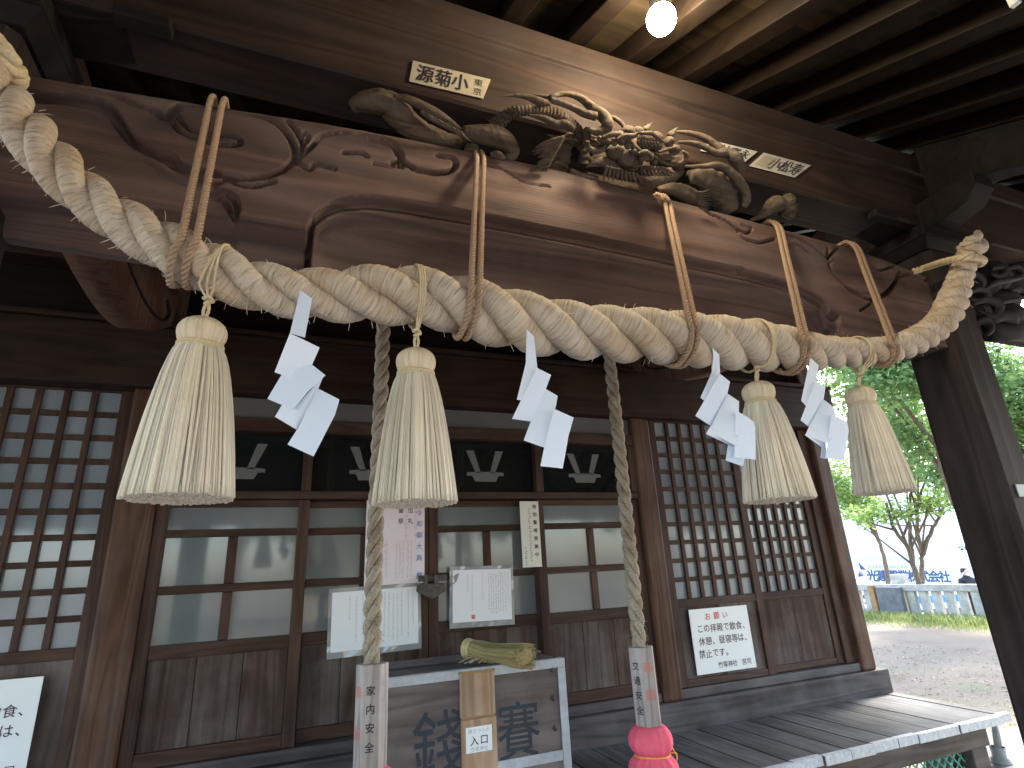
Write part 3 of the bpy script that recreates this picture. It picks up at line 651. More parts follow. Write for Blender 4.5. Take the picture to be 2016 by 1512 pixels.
# below the "eyebrow" line the face is cut back
eb = smooth([BX(p) for p in ((-90, 345), (0, 358), (240, 392), (465, 424), (560, 440), (603, 446))], 40)
eb2 = smooth([BX(p) for p in ((603, 446), (622, 415), (655, 393), (700, 384), (760, 386), (900, 410), (1100, 449), (1300, 492), (1480, 532), (1560, 556), (1615, 583), (1640, 612))], 60)
ebl = np.vstack([eb, eb2, [(1.45, 1.985), (1.80, 1.99)]])
o_ = np.argsort(ebl[:, 0]); ebz = np.interp(GX, ebl[o_, 0], ebl[o_, 1])
below = (ebz[None]-GZZ)
H += np.where((below > 0) & (GXX < .01), np.minimum(.075, below*7)+np.clip(below-.02, 0, 1)*.3, 0)
cutc = np.where((below > 0) & (GXX >= .0) & (GXX < 1.36), np.minimum(.034, below*5)-np.clip(below-.007, 0, .020)*.95+np.clip((below-.029)/.012, 0, 1)*.040+np.clip(below-.041, 0, 1)*.25, 0)
H += cutc
groove([(648, 480), (665, 462), (700, 455), (800, 468), (1000, 497), (1200, 527), (1400, 560), (1560, 592), (1610, 612)], .010, .034, None, 60)
groove([(655, 505), (700, 487), (800, 492), (1000, 520), (1200, 550)], .005, .026)
# carved scrollwork
wa = smooth([BX(z1(*p)) for p in [(-60, 530), (130, 535), (300, 565), (450, 570), (560, 595), (650, 650), (710, 740), (790, 830), (900, 890), (985, 910), (1040, 960), (1170, 1010), (1260, 1090), (1330, 1140), (1372, 1250)]], 90)
wz = np.interp(GX, wa[:, 0], wa[:, 1]); under = wz[None]-GZZ; xe = wa[-1, 0]
H += np.where((GXX < xe) & (under > 0), .010*np.clip(under/.003, 0, 1)*np.clip((xe-GXX)/.004, 0, 1), 0)
W, D = .0105, .013
groove([(-20, 530), (130, 535), (300, 565), (450, 570), (560, 595), (650, 650), (710, 740), (790, 830), (900, 890), (985, 910), (1040, 960), (1170, 990), (1260, 1010)], .013, .017, z1, 70)
ridge([(140, 585), (380, 605), (560, 640), (670, 715), (735, 815), (850, 895), (950, 950), (1000, 1003), (1130, 1050)], .006, .004, z1, 60)
groove([(500, 500), (640, 540), (800, 612), (890, 640), (960, 690), (1000, 670), (1010, 640), (1080, 600), (1250, 610), (1450, 650), (1600, 710), (1690, 800), (1722, 900), (1680, 970), (1580, 1020), (1450, 1040), (1310, 1025)], .0085, .012, z1, 80)
groove([(1060, 640), (1050, 690), (1100, 750), (1220, 790), (1330, 790), (1400, 820), (1380, 845), (1270, 845)], .006, .009, z1)
groove([(1000, 690), (1040, 760), (1120, 800), (1220, 830)], .006, .008, z1)
groove([(1250, 1070), (1330, 1050), (1390, 1075), (1480, 1085), (1600, 1055)], .007, .011, z1)
groove([(1250, 1100), (1340, 1130), (1380, 1190), (1368, 1250), (1310, 1165), (1220, 1110)], .008, .014, z1)
ridge([(1300, 1060), (1350, 1090), (1400, 1080)], .007, .007, z1)
groove([(1670, 690), (1740, 780), (1765, 860), (1722, 950)], .007, .010, z1)
groove([(1755, 790), (1780, 780), (1800, 800), (1780, 830), (1758, 815)], .006, .010, z1)
groove([(1760, 900), (1820, 850), (1880, 790), (2016, 770), (2140, 782), (2250, 812), (2320, 860), (2345, 920), (2290, 950)], .007, .010, z1, 70)
groove([(1740, 950), (1800, 985), (1850, 960), (1950, 985)], .007, .010, z1)
groove([(210, 810), (330, 850), (380, 920), (450, 980), (560, 1010), (660, 1000), (705, 960), (680, 920), (600, 908)], .0085, .013, z2, 60)
groove([(50, 890), (150, 890), (185, 910)], .007, .010, z2); groove([(350, 940), (390, 972), (300, 965), (230, 955)], .006, .008, z2)
ridge([(190, 905), (230, 915)], .008, .006, z2)
groove([(880, 965), (980, 990), (1100, 1060), (1250, 1090)], .004, .006, z2)
groove([(-80, 1130), (80, 1170), (180, 1245), (260, 1280), (330, 1330), (380, 1390), (470, 1415), (560, 1395)], .007, .010, z3, 60)
groove([(370, 1310), (430, 1330), (400, 1360), (350, 1340)], .006, .008, z3); groove([(620, 1420), (700, 1430), (770, 1480)], .007, .011, z3)
groove([(600, 1360), (700, 1390), (800, 1450), (860, 1500), (900, 1530)], .006, .009, z3); groove([(1000, 1430), (940, 1440), (880, 1500)], .006, .009, z3)
groove([(870, -30), (890, 80), (960, 170), (1060, 240), (1160, 258), (1250, 190), (1290, 110)], .010, .015, z6, 50)
groove([(1050, -10), (1120, 60), (1180, 90), (1260, 70)], .007, .010, z6); groove([(1280, 130), (1360, 115), (1440, 150)], .011, .016, z6)
groove([(1060, 330), (1120, 290), (1150, 260)], .006, .008, z6); groove([(330, 90), (370, 85), (390, 110)], .008, .012, z6)
# rounded upper arris
top = np.clip((zt[None]-GZZ), 0, .016); H += .016-np.sqrt(np.clip(.016**2-(.016-top)**2, 0, 1))
H += .0006*np.sin(GZZ*900+6*np.sin(GXX*4))
b = MB(); ny, nxx = GZZ.shape
V = np.stack([GXX, YB+H, GZZ], -1).reshape(-1, 3)
b.add(V, [(i*nxx+j, i*nxx+j+1, (i+1)*nxx+j+1, (i+1)*nxx+j) for i in range(ny-1) for j in range(nxx-1)], None, True)
yk = 1.06
tl = np.stack([GX, np.full_like(GX, yk), zt], -1); bl = np.stack([GX, np.full_like(GX, yk), zb], -1)
t0 = V.reshape(ny, nxx, 3)
b.add(np.vstack([t0[-1], tl]), [(j, j+1, nxx+j+1, nxx+j) for j in range(nxx-1)])
b.add(np.vstack([bl, t0[0]]), [(j, j+1, nxx+j+1, nxx+j) for j in range(nxx-1)])
b.add(np.vstack([tl, bl]), [(j, j+1, nxx+j+1, nxx+j) for j in range(nxx-1)])
tag(b.build('carved_rainbow_beam', 'beam', HALL), 'carved reddish beam with scrollwork grooves across the porch')

# -- carved nosing right of the pillar (weathered scrolls and clouds)
def lean(px, py):     # the dragon leans forward over the purlin: how far, from the height above the beam
    bl_ = np.interp(px, [44, 680, 940, 1336, 1707], [148, 250, 300, 400, 499]); return float(np.clip((bl_-py)/110, 0, 1.1))*.085
def cpath(mb, f, pts, rad, Y, n=40, seg=10, k=None, squash=None, mod=None, dy=None):
    q = smooth([f(*p) for p in pts], n); r = smooth([(a,) for a in rad], n)[:, 0] if len(rad) == len(pts) else np.interp(np.linspace(0, 1, n), np.linspace(0, 1, len(rad)), rad)
    Yv = np.array([Y-lean(*c) for c in q]) if f is not c3 else np.full(n, Y) if dy is None else Y+np.interp(np.linspace(0, 1, n), np.linspace(0, 1, len(dy)), dy)
    P = np.array([atY(a, c, y) for (a, c), y in zip(q, Yv)]); s = mpp(P[n//2])
    kk = k if k else (f(1, 0)[0]-f(0, 0)[0])
    mb.tube(P, np.maximum(r*kk*s, .0006), seg, squash=squash, mod=mod); return P
def nosing(mirror):
    b = MB(); Y = .975
    def blob(x, y, rx, rz_, ry=.045, dy=0): P = atY(*c3(x, y), Y+dy); s = mpp(P)*.1786; b.blob(P, (rx*s, ry, rz_*s), 16, .06)
    b.box(1.945, 2.42, .99, 1.03, 2.06, 2.20)  # backing slab added to block bright sky behind the scrolls
    for a in ((980, 640, 260, 170), (1000, 610, 230, 150), (1200, 700, 190, 120), (900, 760, 170, 100), (1100, 900, 230, 120), (820, 900, 120, 120), (1150, 1050, 200, 120), (900, 1180, 160, 100), (720, 1160, 110, 80), (1250, 560, 150, 90), (760, 700, 90, 90)): blob(*a, .04, .03)
    for pts, rad in (([(700, 830), (800, 785), (905, 820), (870, 905), (750, 905), (720, 860)], [28, 34, 36, 34, 26, 14]), ([(740, 950), (860, 900), (985, 930), (1040, 1010), (985, 1085), (900, 1060), (905, 1000)], [22, 40, 48, 48, 40, 28, 12]),
        ([(890, 885), (1000, 890), (1070, 950), (1080, 1030)], [14, 26, 28, 16]), ([(600, 1130), (680, 1125), (745, 1195)], [34, 46, 18]), ([(800, 1150), (850, 1120), (925, 1150), (945, 1230), (900, 1290)], [18, 42, 46, 40, 20]),
        ([(985, 1140), (1080, 1080), (1190, 1105), (1250, 1160)], [26, 62, 64, 18]), ([(660, 1265), (720, 1255), (790, 1300)], [18, 36, 12]), ([(900, 780), (1000, 720), (1150, 680), (1330, 640)], [14, 30, 34, 20]), ([(1060, 935), (1180, 905), (1330, 870)], [14, 26, 24]),
        ([(700, 620), (780, 620), (860, 690), (870, 760)], [20, 34, 34, 14]), ([(960, 560), (1060, 540), (1100, 600), (1030, 640), (960, 610)], [20, 34, 36, 28, 12]), ([(1120, 560), (1240, 540), (1290, 620), (1230, 660)], [18, 30, 30, 14]), ([(700, 690), (730, 720), (720, 770)], [20, 26, 12]), ([(930, 1010), (880, 1040), (800, 1010)], [10, 20, 10]), ([(1180, 800), (1260, 770), (1340, 790)], [14, 30, 26])):
        cpath(b, c3, pts, rad, Y-.03, 36, 12)
    for i in range(5): cpath(b, c3, [(880+i*14, 960+i*9), (905+i*14, 1010+i*6), (900+i*16, 1060)], [5, 9, 4], Y-.062, 10, 6)
    P = atY(*c3(940, 1250), Y); Q = atY(*c3(1400, 1275), Y); b.tube([P, (P+Q)/2+np.array([0, 0, .004]), Q], [.032, .030, .028], 14)
    b.box(1.93, 2.0, .95, 1.02, 2.06, 2.19)
    if mirror:
        cxm = (PXL[0]+PXR[1])
        b.v = [np.c_[cxm-v[:, 0], v[:, 1:]] for v in b.v]; b.f = [f[::-1] for f in b.f]
    return tag(b.build('carved_nosing', 'carvgrey', HALL), 'weathered grey scroll carving at the end of the porch beam' if not mirror else None)
nosing(False)

# ================================================================== THE DRAGON over the beam
DR = empty('dragon_carving', (.6, .98, 2.27))
tag(DR, 'pale carved wooden dragon with scrolls and claws sitting on the carved porch beam', 'carving')
YD = .985
def rings(fr, amp, lob=0): return lambda th, s: 1+amp*(np.abs(((s*fr) % 1)-.5)*2-.5)+(.05*np.cos(lob*th) if lob else 0)
b = MB()
def flush(name):
    global b
    b.build(name, 'carving', DR); b = MB()
cpath(b, z2, [(92, 628), (150, 600), (220, 590), (300, 600), (370, 660), (450, 740), (560, 800), (680, 830), (790, 822)], [30, 56, 66, 74, 84, 74, 66, 50, 26], YD, 110, 20, mod=lambda th, s: 1-.10*np.exp(-((((s*19+.15*np.sin(th*2)) % 1)-.5)/.07)**2)+.05*np.cos(3*th)); flush('tail')
cpath(b, c6, [(30, 570), (130, 490), (230, 400), (370, 345), (540, 340), (700, 365), (830, 400), (940, 480), (1060, 580), (1130, 700)], [70, 78, 72, 62, 58, 66, 74, 70, 60, 40], YD-.005, 140, 22, mod=rings(120, .22)); flush('scaly_arch')
cpath(b, c6, [(740, 1160), (790, 1010), (850, 860), (900, 740), (990, 680), (1080, 710), (1120, 810), (1110, 960)], [170, 150, 125, 95, 80, 72, 72, 70], YD+.01, 110, 24, mod=rings(62, .16)); flush('belly_coil')
cpath(b, c7, [(540, 720), (690, 730), (840, 830), (930, 950), (960, 1090)], [70, 110, 150, 150, 120], YD, 100, 24, mod=rings(38, .12)); flush('shell_coil')
cpath(b, c7, [(200, 850), (330, 850), (450, 880), (560, 940), (650, 1010)], [26, 62, 84, 92, 70], YD-.012, 50, 20, mod=rings(50, .05))
flush('neck')
cpath(b, z2, [(340, 556), (430, 582), (540, 634), (640, 694), (745, 765)], [10, 24, 28, 26, 8], YD-.02, 40, 10)
rg = random.Random(3)
for i in range(17):
    t = i/16; x = 500+230*t; y = 650+120*t
    cpath(b, z2, [(x, y), (x+30, y+34), (x+68+10*rg.random(), y+52+14*rg.random())], [12, 8, 1], YD-.045, 8, 6)
flush('tail_fin')
for i in range(13):   # fringe radiating from the coil towards the left
    t = i/12; bx, by = 870-180*t, 650+330*t; ln = 300+50*math.sin(2.5*t*PI)-120*t
    for q in range(2):
        yo = q*17; cpath(b, c6, [(bx+20, by+yo), (bx-ln*.45, by+yo+34+10*rg.random()), (bx-ln*(.85+.15*rg.random()), by+yo+62+40*rg.random())], [24, 17, 2], YD-.052+.012*q, 10, 6)
flush('mane')
for i in range(12): x = 760+i*26; cpath(b, c6, [(x, 660+3*i), (x-34, 630+4*i), (x-70, 622+5*i)], [15, 11, 1], YD-.03, 7, 6)
flush('back_spines')
for i in range(11): x = 330+i*3; cpath(b, c6, [(60+i*30, 520-i*17), (30+i*30, 470-i*15), (-10+i*28, 440-i*13)], [15, 10, 1], YD-.02, 7, 6)
flush('back_spines')
for i in range(9): x = 1400+i*42; cpath(b, c6, [(x, 985+10*i), (x-30+6*i, 1080+6*i), (x-45+13*i, 1150+4*i)], [20, 20, 7], YD-.055, 9, 8)
flush('beard')
for i in range(9): y = 860+i*22; cpath(b, c7, [(610+i*6, y+20), (690+i*4, y+26+3*i), (770+i*3, y-6+8*i)], [11, 11, 2], YD-.055, 9, 6)
flush('collar_hair')
for i in range(7): cpath(b, c7, [(40+i*44, 640+5*i), (60+i*44, 690), (90+i*48, 712)], [15, 13, 2], YD-.06, 8, 6)
flush('chin_hair')
for i in range(7): cpath(b, c6, [(1760+i*36, 690+4*i), (1770+i*36, 730), (1790+i*36, 780+3*i)], [16, 15, 3], YD-.075, 8, 6)
b.build('brow_hair', 'carving', DR)
b = MB()   # legs and claws
cpath(b, z2, [(745, 770), (830, 782), (920, 795), (990, 822), (1040, 880), (1012, 920), (965, 942)], [34, 52, 62, 56, 38, 34, 22], YD-.03, 40, 14)
cpath(b, z2, [(790, 900), (800, 870), (830, 850)], [42, 40, 20], YD-.03, 14, 10); cpath(b, z2, [(905, 905), (950, 905), (985, 925)], [14, 24, 12], YD-.05, 12, 8)
flush('leg')
cpath(b, c7, [(1215, 1190), (1300, 1165), (1390, 1100), (1440, 1050), (1500, 1020), (1570, 1020)], [14, 30, 54, 78, 96, 70], YD-.01, 40, 16)
cpath(b, c7, [(1560, 1040), (1640, 980), (1690, 960)], [60, 84, 46], YD-.01, 20, 14); cpath(b, c7, [(1560, 1070), (1660, 1060), (1725, 1040)], [60, 74, 40], YD-.012, 20, 14); cpath(b, c7, [(1560, 1110), (1640, 1130), (1700, 1120)], [50, 66, 36], YD-.01, 20, 14)
b.build('claw', 'carving', DR)
b = MB()   # flame scrolls
for pts, rad, dy in (([(175, 172), (330, 165), (470, 185), (600, 235), (725, 262)], [4, 24, 34, 46, 30], -.03), ([(525, 148), (680, 178), (780, 195)], [4, 24, 30], -.02),
    ([(720, 190), (860, 148), (1000, 160), (1130, 228), (1230, 320), (1340, 400), (1395, 480), (1375, 560), (1270, 590), (1140, 545)], [26, 30, 36, 46, 58, 72, 70, 66, 48, 14], -.03), ([(730, 215), (850, 250), (1000, 312), (1120, 372), (1260, 410)], [34, 38, 38, 46, 52], -.035), ([(1130, 560), (1160, 650), (1130, 740)], [40, 48, 30], -.02),
    ([(480, 395), (650, 432), (800, 500), (900, 500), (1000, 560)], [10, 34, 46, 50, 40], -.035), ([(1390, 410), (1480, 430), (1570, 500), (1600, 560)], [20, 26, 26, 18], -.02)):
    cpath(b, c6, pts, rad, YD+dy, 50, 12)
flush('flame_scroll')
for pts, rad, dy in (([(400, 218), (550, 236), (700, 280), (830, 362), (920, 440)], [14, 28, 36, 40, 50], -.02), ([(430, 335), (600, 352), (740, 402), (840, 455), (960, 450), (1060, 525), (1120, 640)], [16, 30, 34, 40, 52, 72, 52], -.025), ([(500, 602), (680, 602), (860, 588), (970, 645), (1070, 740), (1150, 860), (1172, 970), (1150, 1050)], [14, 26, 36, 44, 54, 54, 50, 30], -.03), ([(880, 775), (1020, 790), (1110, 860), (1160, 930)], [14, 30, 36, 24], -.02)):
    cpath(b, c7, pts, rad, YD+dy, 50, 12)
flush('flame_scroll')
cpath(b, c6, [(960, 1040), (1100, 1110), (1250, 1140), (1290, 1160)], [30, 44, 44, 14], YD-.03, 24, 10)
b.build('flame_scroll', 'carving', DR)
b = MB()   # clouds behind and below, darker in shade
for pts, rad in (([(1130, 1130), (1300, 1170), (1500, 1220), (1750, 1250), (1960, 1250)], [80, 90, 95, 90, 80]), ([(1180, 940), (1320, 900), (1500, 940), (1700, 1000), (1900, 960)], [60, 90, 110, 110, 100]), ([(1200, 760), (1400, 700), (1700, 760), (1950, 740)], [50, 80, 110, 100])): cpath(b, c6, pts, rad, YD+.015, 40, 14)
cpath(b, c7, [(-20, 700), (120, 740), (300, 720), (460, 640)], [90, 110, 100, 50], YD+.01, 30, 12)
b.build('cloud', 'carving', DR)
b = MB()   # head: skull lumps, brows, snout, curls, teeth, whiskers
def hb(f, x, y, rx, rz_, dy, ry=None):
    P = atY(*f(x, y), YD+dy-lean(*f(x, y))); s = mpp(P)*(f(1, 0)[0]-f(0, 0)[0]); b.blob(P, (rx*s, (ry or .5*(rx+rz_))*s, rz_*s), 14, .05)
for a in ((1640, 600, 95, 75, -.03), (1555, 640, 70, 60, -.03), (1755, 590, 70, 60, -.03), (1850, 700, 110, 100, -.04), (1960, 680, 90, 90, -.04), (1500, 830, 130, 90, -.035), (1630, 890, 130, 110, -.04), (1710, 950, 60, 70, -.045), (1480, 715, 42, 40, -.055), (1560, 705, 48, 44, -.06), (1640, 755, 42, 40, -.06), (1705, 825, 36, 36, -.06), (1240, 740, 60, 50, -.03), (1880, 880, 70, 60, -.05), (1960, 920, 60, 50, -.04)): hb(c6, *a)
for a in ((60, 310, 100, 85, -.045), (180, 380, 70, 60, -.045), (320, 330, 60, 55, -.035), (60, 480, 70, 50, -.06), (150, 550, 40, 60, -.05), (430, 560, 90, 80, -.0), (380, 420, 70, 50, -.03)): hb(c7, *a)
for pts, rad, dy in (([(1830, 572), (1870, 545), (1912, 488)], [34, 26, 2], -.03), ([(1340, 655), (1500, 618), (1620, 690), (1735, 790), (1800, 810)], [20, 36, 40, 38, 14], -.055), ([(1160, 700), (1180, 780), (1260, 812), (1345, 790), (1370, 740)], [26, 34, 36, 34, 14], -.055), ([(1290, 660), (1350, 690), (1430, 720)], [30, 40, 30], -.05), ([(1500, 680), (1600, 640), (1700, 640), (1760, 600)], [20, 30, 30, 16], -.06),
    ([(1740, 1000), (1790, 960), (1800, 890), (1860, 850), (1930, 870)], [14, 24, 30, 34, 18], -.06), ([(1150, 1000), (1260, 955), (1390, 950), (1490, 1010), (1600, 1080), (1760, 1075), (1920, 1070)], [10, 44, 62, 64, 52, 46, 36], -.03)): cpath(b, c6, pts, rad, YD+dy, 30, 10)
for pts, rad, dy in (([(45, 205), (90, 165), (133, 118)], [36, 26, 2], -.03), ([(330, 265), (370, 220), (412, 172)], [40, 28, 5], -.03), ([(0, 238), (120, 238), (200, 290), (292, 362)], [20, 24, 22, 4], -.07), ([(150, 492), (270, 562), (400, 582), (482, 540), (512, 480), (470, 432)], [14, 22, 22, 24, 26, 10], -.055), ([(205, 445), (320, 412), (438, 378)], [16, 18, 4], -.055), ([(0, 650), (150, 642), (280, 650), (395, 690)], [44, 44, 32, 4], -.05), ([(240, 520), (330, 520), (420, 500)], [10, 16, 6], -.055), ([(260, 470), (330, 480), (390, 450)], [8, 14, 4], -.055), ([(-20, 470), (60, 450), (130, 500)], [20, 34, 24], -.065)): cpath(b, c7, pts, rad, YD+dy, 30, 10)
for i in range(6): cpath(b, c7, [(10+i*38, 590+4*i), (14+i*38, 625+3*i)], [12, 1], YD-.07, 5, 6)
b.build('head', 'carving', DR)
# ================================================================== THE GREAT TWISTED ROPE
YR = .80
UPP = [(-40, 85), (0, 130), (44, 182), (89, 233), (145, 297), (219, 368), (297, 422), (368, 459), (469, 503), (553, 527), (660, 531), (771, 524), (849, 530), (953, 552), (1065, 583), (1166, 601), (1233, 606), (1318, 610), (1414, 621), (1538, 637), (1606, 655), (1673, 664), (1741, 660), (1781, 648), (1815, 628), (1842, 598), (1855, 567), (1866, 540), (1880, 505), (1888, 480), (1900, 466)]
LOW = [(-70, 200), (-36, 232), (0, 262), (40, 312), (90, 372), (150, 424), (215, 468), (280, 510), (388, 567), (500, 612), (641, 632), (738, 638), (850, 643), (945, 672), (1040, 698), (1159, 709), (1250, 714), (1335, 716), (1420, 728), (1520, 733), (1600, 730), (1665, 727), (1740, 718), (1800, 706), (1852, 676), (1882, 648), (1898, 614), (1908, 572), (1920, 535), (1930, 505), (1930, 478)]
up = np.array(UPP, float); lw = np.array(LOW, float); cen = (up+lw)/2; rad = np.linalg.norm(up-lw, axis=1)/2
yv = np.interp(np.linspace(0, 1, len(cen)), [0, .12, .75, 1], [.84, YR, YR, .80])
P3 = np.array([atY(c[0], c[1], y) for c, y in zip(cen, yv)])
r3 = np.array([r*mpp(p)*(((p-CAM)@FWD)/np.linalg.norm(p-CAM))**ex for r, p, ex in zip(rad, P3, np.interp(np.linspace(0, 1, len(rad)), [0, .35, .6, 1], [-.1, .1, .4, .8]))])
N_ = 1800
RP = smooth(P3, N_); RRd = smooth(r3[:, None], N_)[:, 0]
kk = np.ones(65)/65
RP = np.stack([np.convolve(np.pad(RP[:, i], 32, mode='reflect', reflect_type='odd'), kk, 'valid') for i in range(3)], 1)
RRd = np.convolve(np.pad(RRd, 32, mode='edge'), kk, 'valid')
RRd[-150:] *= np.linspace(1, .9, 150)
tg = np.gradient(RP, axis=0); tg /= np.linalg.norm(tg, axis=1)[:, None]
sl = np.concatenate([[0], np.cumsum(np.linalg.norm(np.diff(RP, axis=0), axis=1))])
u01 = np.linspace(0, 1, N_)
pitchf = np.interp(u01, [0, .15, .45, .68, .82, .92, 1], [5.6, 5.6, 5.2, 4.9, 4.4, 3.7, 3.3])      # pitch in radii
phase = np.concatenate([[0], np.cumsum(np.diff(sl)/(pitchf*RRd)[1:])])*2*PI
front = np.array([0, -1.0, 0]); A = front-tg*(tg@front)[:, None]; A /= np.linalg.norm(A, axis=1)[:, None]; B = np.cross(tg, A)   # A = towards viewer
ROPE = empty('sacred_rope', RP[N_//2]-np.array([0, 0, .05]))
tag(ROPE, 'thick cream straw rope of three twisted strands slung below the carved beam', 'rope')
def ropepoint(u): i = int(np.clip(u*(N_-1), 0, N_-1)); return RP[i], RRd[i], tg[i]
# rope parameter at a given photograph column
def projx(p): c = (p-CAM); return 1008+FPX*(c@RGT)/(c@FWD)
PXS = np.array([projx(p) for p in RP])
def u_at(px): return float(np.interp(px, PXS[:int(N_*.93)], u01[:int(N_*.93)]))
for s in range(3):
    ph = phase + s*2*PI/3 + .4
    off = A*np.cos(ph)[:, None] + B*np.sin(ph)[:, None]
    wob = 1+.035*np.sin(phase*1.7+s*2.1)
    cpth = RP + off*(RRd*.545)[:, None]
    m = MB(); m.tube(cpth, RRd*.50*wob, 26, mod=lambda T, L: 1+.014*np.sin(L*1250+2.5*np.sin(T*2)+2*np.sin(L*90))+.013*np.sin(L*620+1.5*np.sin(3*T)+3*np.sin(L*37))+.012*np.sin(L*310+2*T))
    m.build('strand', 'straw', ROPE)
m = MB(); rg = random.Random(11)
for i in range(300):
    u = rg.random(); p, r, t = ropepoint(u); a = A[int(u*(N_-1))]; bb = B[int(u*(N_-1))]
    th = rg.uniform(-.9*PI, .9*PI) if i % 3 else rg.choice((-1, 1))*rg.uniform(1.2, 1.8)
    n = a*math.cos(th)+bb*math.sin(th); p0 = p+n*r*.9
    ln = rg.uniform(.004, .014); d = n*rg.uniform(.3, 1)+t*rg.uniform(-1, 1)+np.array([0, 0, -.4]); d /= np.linalg.norm(d)
    p1 = p0+d*ln*.6+n*.003; p2 = p1+(d+np.array([0, 0, -.6*rg.random()]))*ln*.5
    m.tube([p0, p1, p2], [.0006, .0005, .0002], 3, cap=False)
m.build('loose_fibres', 'tasselstraw', ROPE)
# frayed knot and the straw cord that ties its right end to the beam; the same at the left, mostly out of frame
endp = atY(1903, 470, .80); m = MB()
kn = [atY(1890, 500, .79), atY(1915, 492, .76), atY(1932, 488, .79), atY(1928, 478, .83), atY(1905, 480, .82)]
m.twisted(smooth(kn, 24), .016, .06, 1, 12, 12)
kn = [atY(1893, 490, .80), atY(1910, 474, .77), atY(1926, 466, .79), atY(1924, 458, .82)]
m.twisted(smooth(kn, 20), np.linspace(.015, .009, 20), .05, 1, 10, 12)
m.build('end_knot', 'straw', ROPE)
def rope_tie(pts, name, parent, label=None):
    m = MB(); m.twisted(smooth(pts, 70), .0098, .046, -1, 10, 12); return m.build(name, 'cordstraw', parent)
rope_tie([atY(1800, 534, .915), atY(1822, 527, .895), atY(1860, 515, .80), atY(1900, 507, .745), atY(1925, 508, .745), atY(1936, 513, .765), atY(1930, 520, .81)], 'tie_cord', ROPE)
m = MB(); m.twisted(smooth([atY(-60, 30, .84), atY(0, 100, .82), atY(16, 124, .82), atY(30, 150, .86), atY(20, 165, .93)], 50), .017, .07, -1, 10, 12); m.build('tie_cord', 'cordstraw', ROPE)

# ------------------------------------------------------------------ brown cords that hold the rope up
CG = 'double cords looped over the beam to hold the rope'
cords = [((430, 193), (375, 560), 21, 'cordbrown', 'doubled brown cord looped over the beam just before the largest tassel', .0056),
         ((941, 298), (918, 655), 14, 'cordbrown', 'doubled brown cord hanging just below the dragon foreleg', .0054),
         ((1303, 384), (1330, 705), 12, 'cordbrown', 'doubled cord hanging from just under the dragon head', .0054),
         ((1522, 437), (1548, 715), 11, 'cordbrown', 'doubled cord hanging beside the dragon claw paddle, between two tassels', .0054),
         ((1675, 478), (1733, 718), 11, 'cordbrown', 'doubled brown cord nearest the dark porch pillar, over the carved leaf', .0054)]
for (tx, ty), (bx, by), gap, mat, lab, cr in cords:
    top = atY(tx, ty, YB+.004); u = u_at(bx); p, r, t = ropepoint(u)
    # vertical plane of the loop; x drifts from the beam to the rope
    o = empty('hanging_cord', (p[0], p[1], p[2]-r)); tag(o, lab, 'cord', CG)
    g = gap*mpp(top)*.5
    for sgn in (-1, 1):
        q = [np.array([top[0], 1.04, top[2]+.012]), np.array([top[0], .975, top[2]+.010]), np.array([top[0], YB+.008, top[2]+.004]), np.array([top[0], YB-.010, top[2]-.03])]
        tgt = np.array([p[0], p[1], p[2]])
        for th in (2.5, 1.9, 1.35, .8, .3, -.2):      # angle up from the bottom towards the viewer side
            d = np.array([0, -math.sin(th), -math.cos(th)]); d = d-t*(d@t)*.6
            rr = r*1.02+cr*.7
            if th > 2.2: continue
            q.append(tgt+d/np.linalg.norm(d)*rr)
        q.append(np.array([p[0], p[1]+r*.9, p[2]-r*.5])); q.append(np.array([p[0], p[1]+r*1.3, p[2]+r*.8]))
        q = np.array(q); q[:, 0] += sgn*g*np.array([1]*4+[.9]*(len(q)-4))
        # taut span: insert a straight midpoint
        mid = (q[3]*.5+q[4]*.5); q = np.vstack([q[:4], [q[3]*.75+q[4]*.25], [mid], [q[3]*.25+q[4]*.75], q[4:]])
        m = MB(); m.twisted(smooth(q, 150), cr, .025, 1, 8, 10, sgn); m.build('cord', mat, o)

# ------------------------------------------------------------------ straw tassels
TG = 'straw tassels hung from the rope'
def straws(m, top_r, bot_r, ztop, zbot, n, rg, curl=1.0, thick=.0017):
    for i in range(n):
        th = rg.uniform(0, 2*PI); lay = 1-.30*rg.random()**1.5
        rt = top_r*(.9*lay+.1); rb = bot_r*lay*(1+.025*rg.uniform(-1, 1)); dz = rg.uniform(-.0012, .0012); t2 = th+rg.gauss(0, .03)
        z0, z1_ = ztop+.006*(1-lay), zbot+dz
        pr = []
        for s, k in ((0, 0), (.06, .2), (.22, .43), (.5, .68), (.78, .87), (1, 1)):
            a = th+(t2-th)*s; rr = rt+(rb-rt)*k + (.0006*math.sin(3*s+th*7)) ; pr.append((rr*math.cos(a), rr*math.sin(a), z0+(z1_-z0)*s))
        m.tube(smooth(pr, 11), thick*rg.uniform(.7, 1.25), 5)
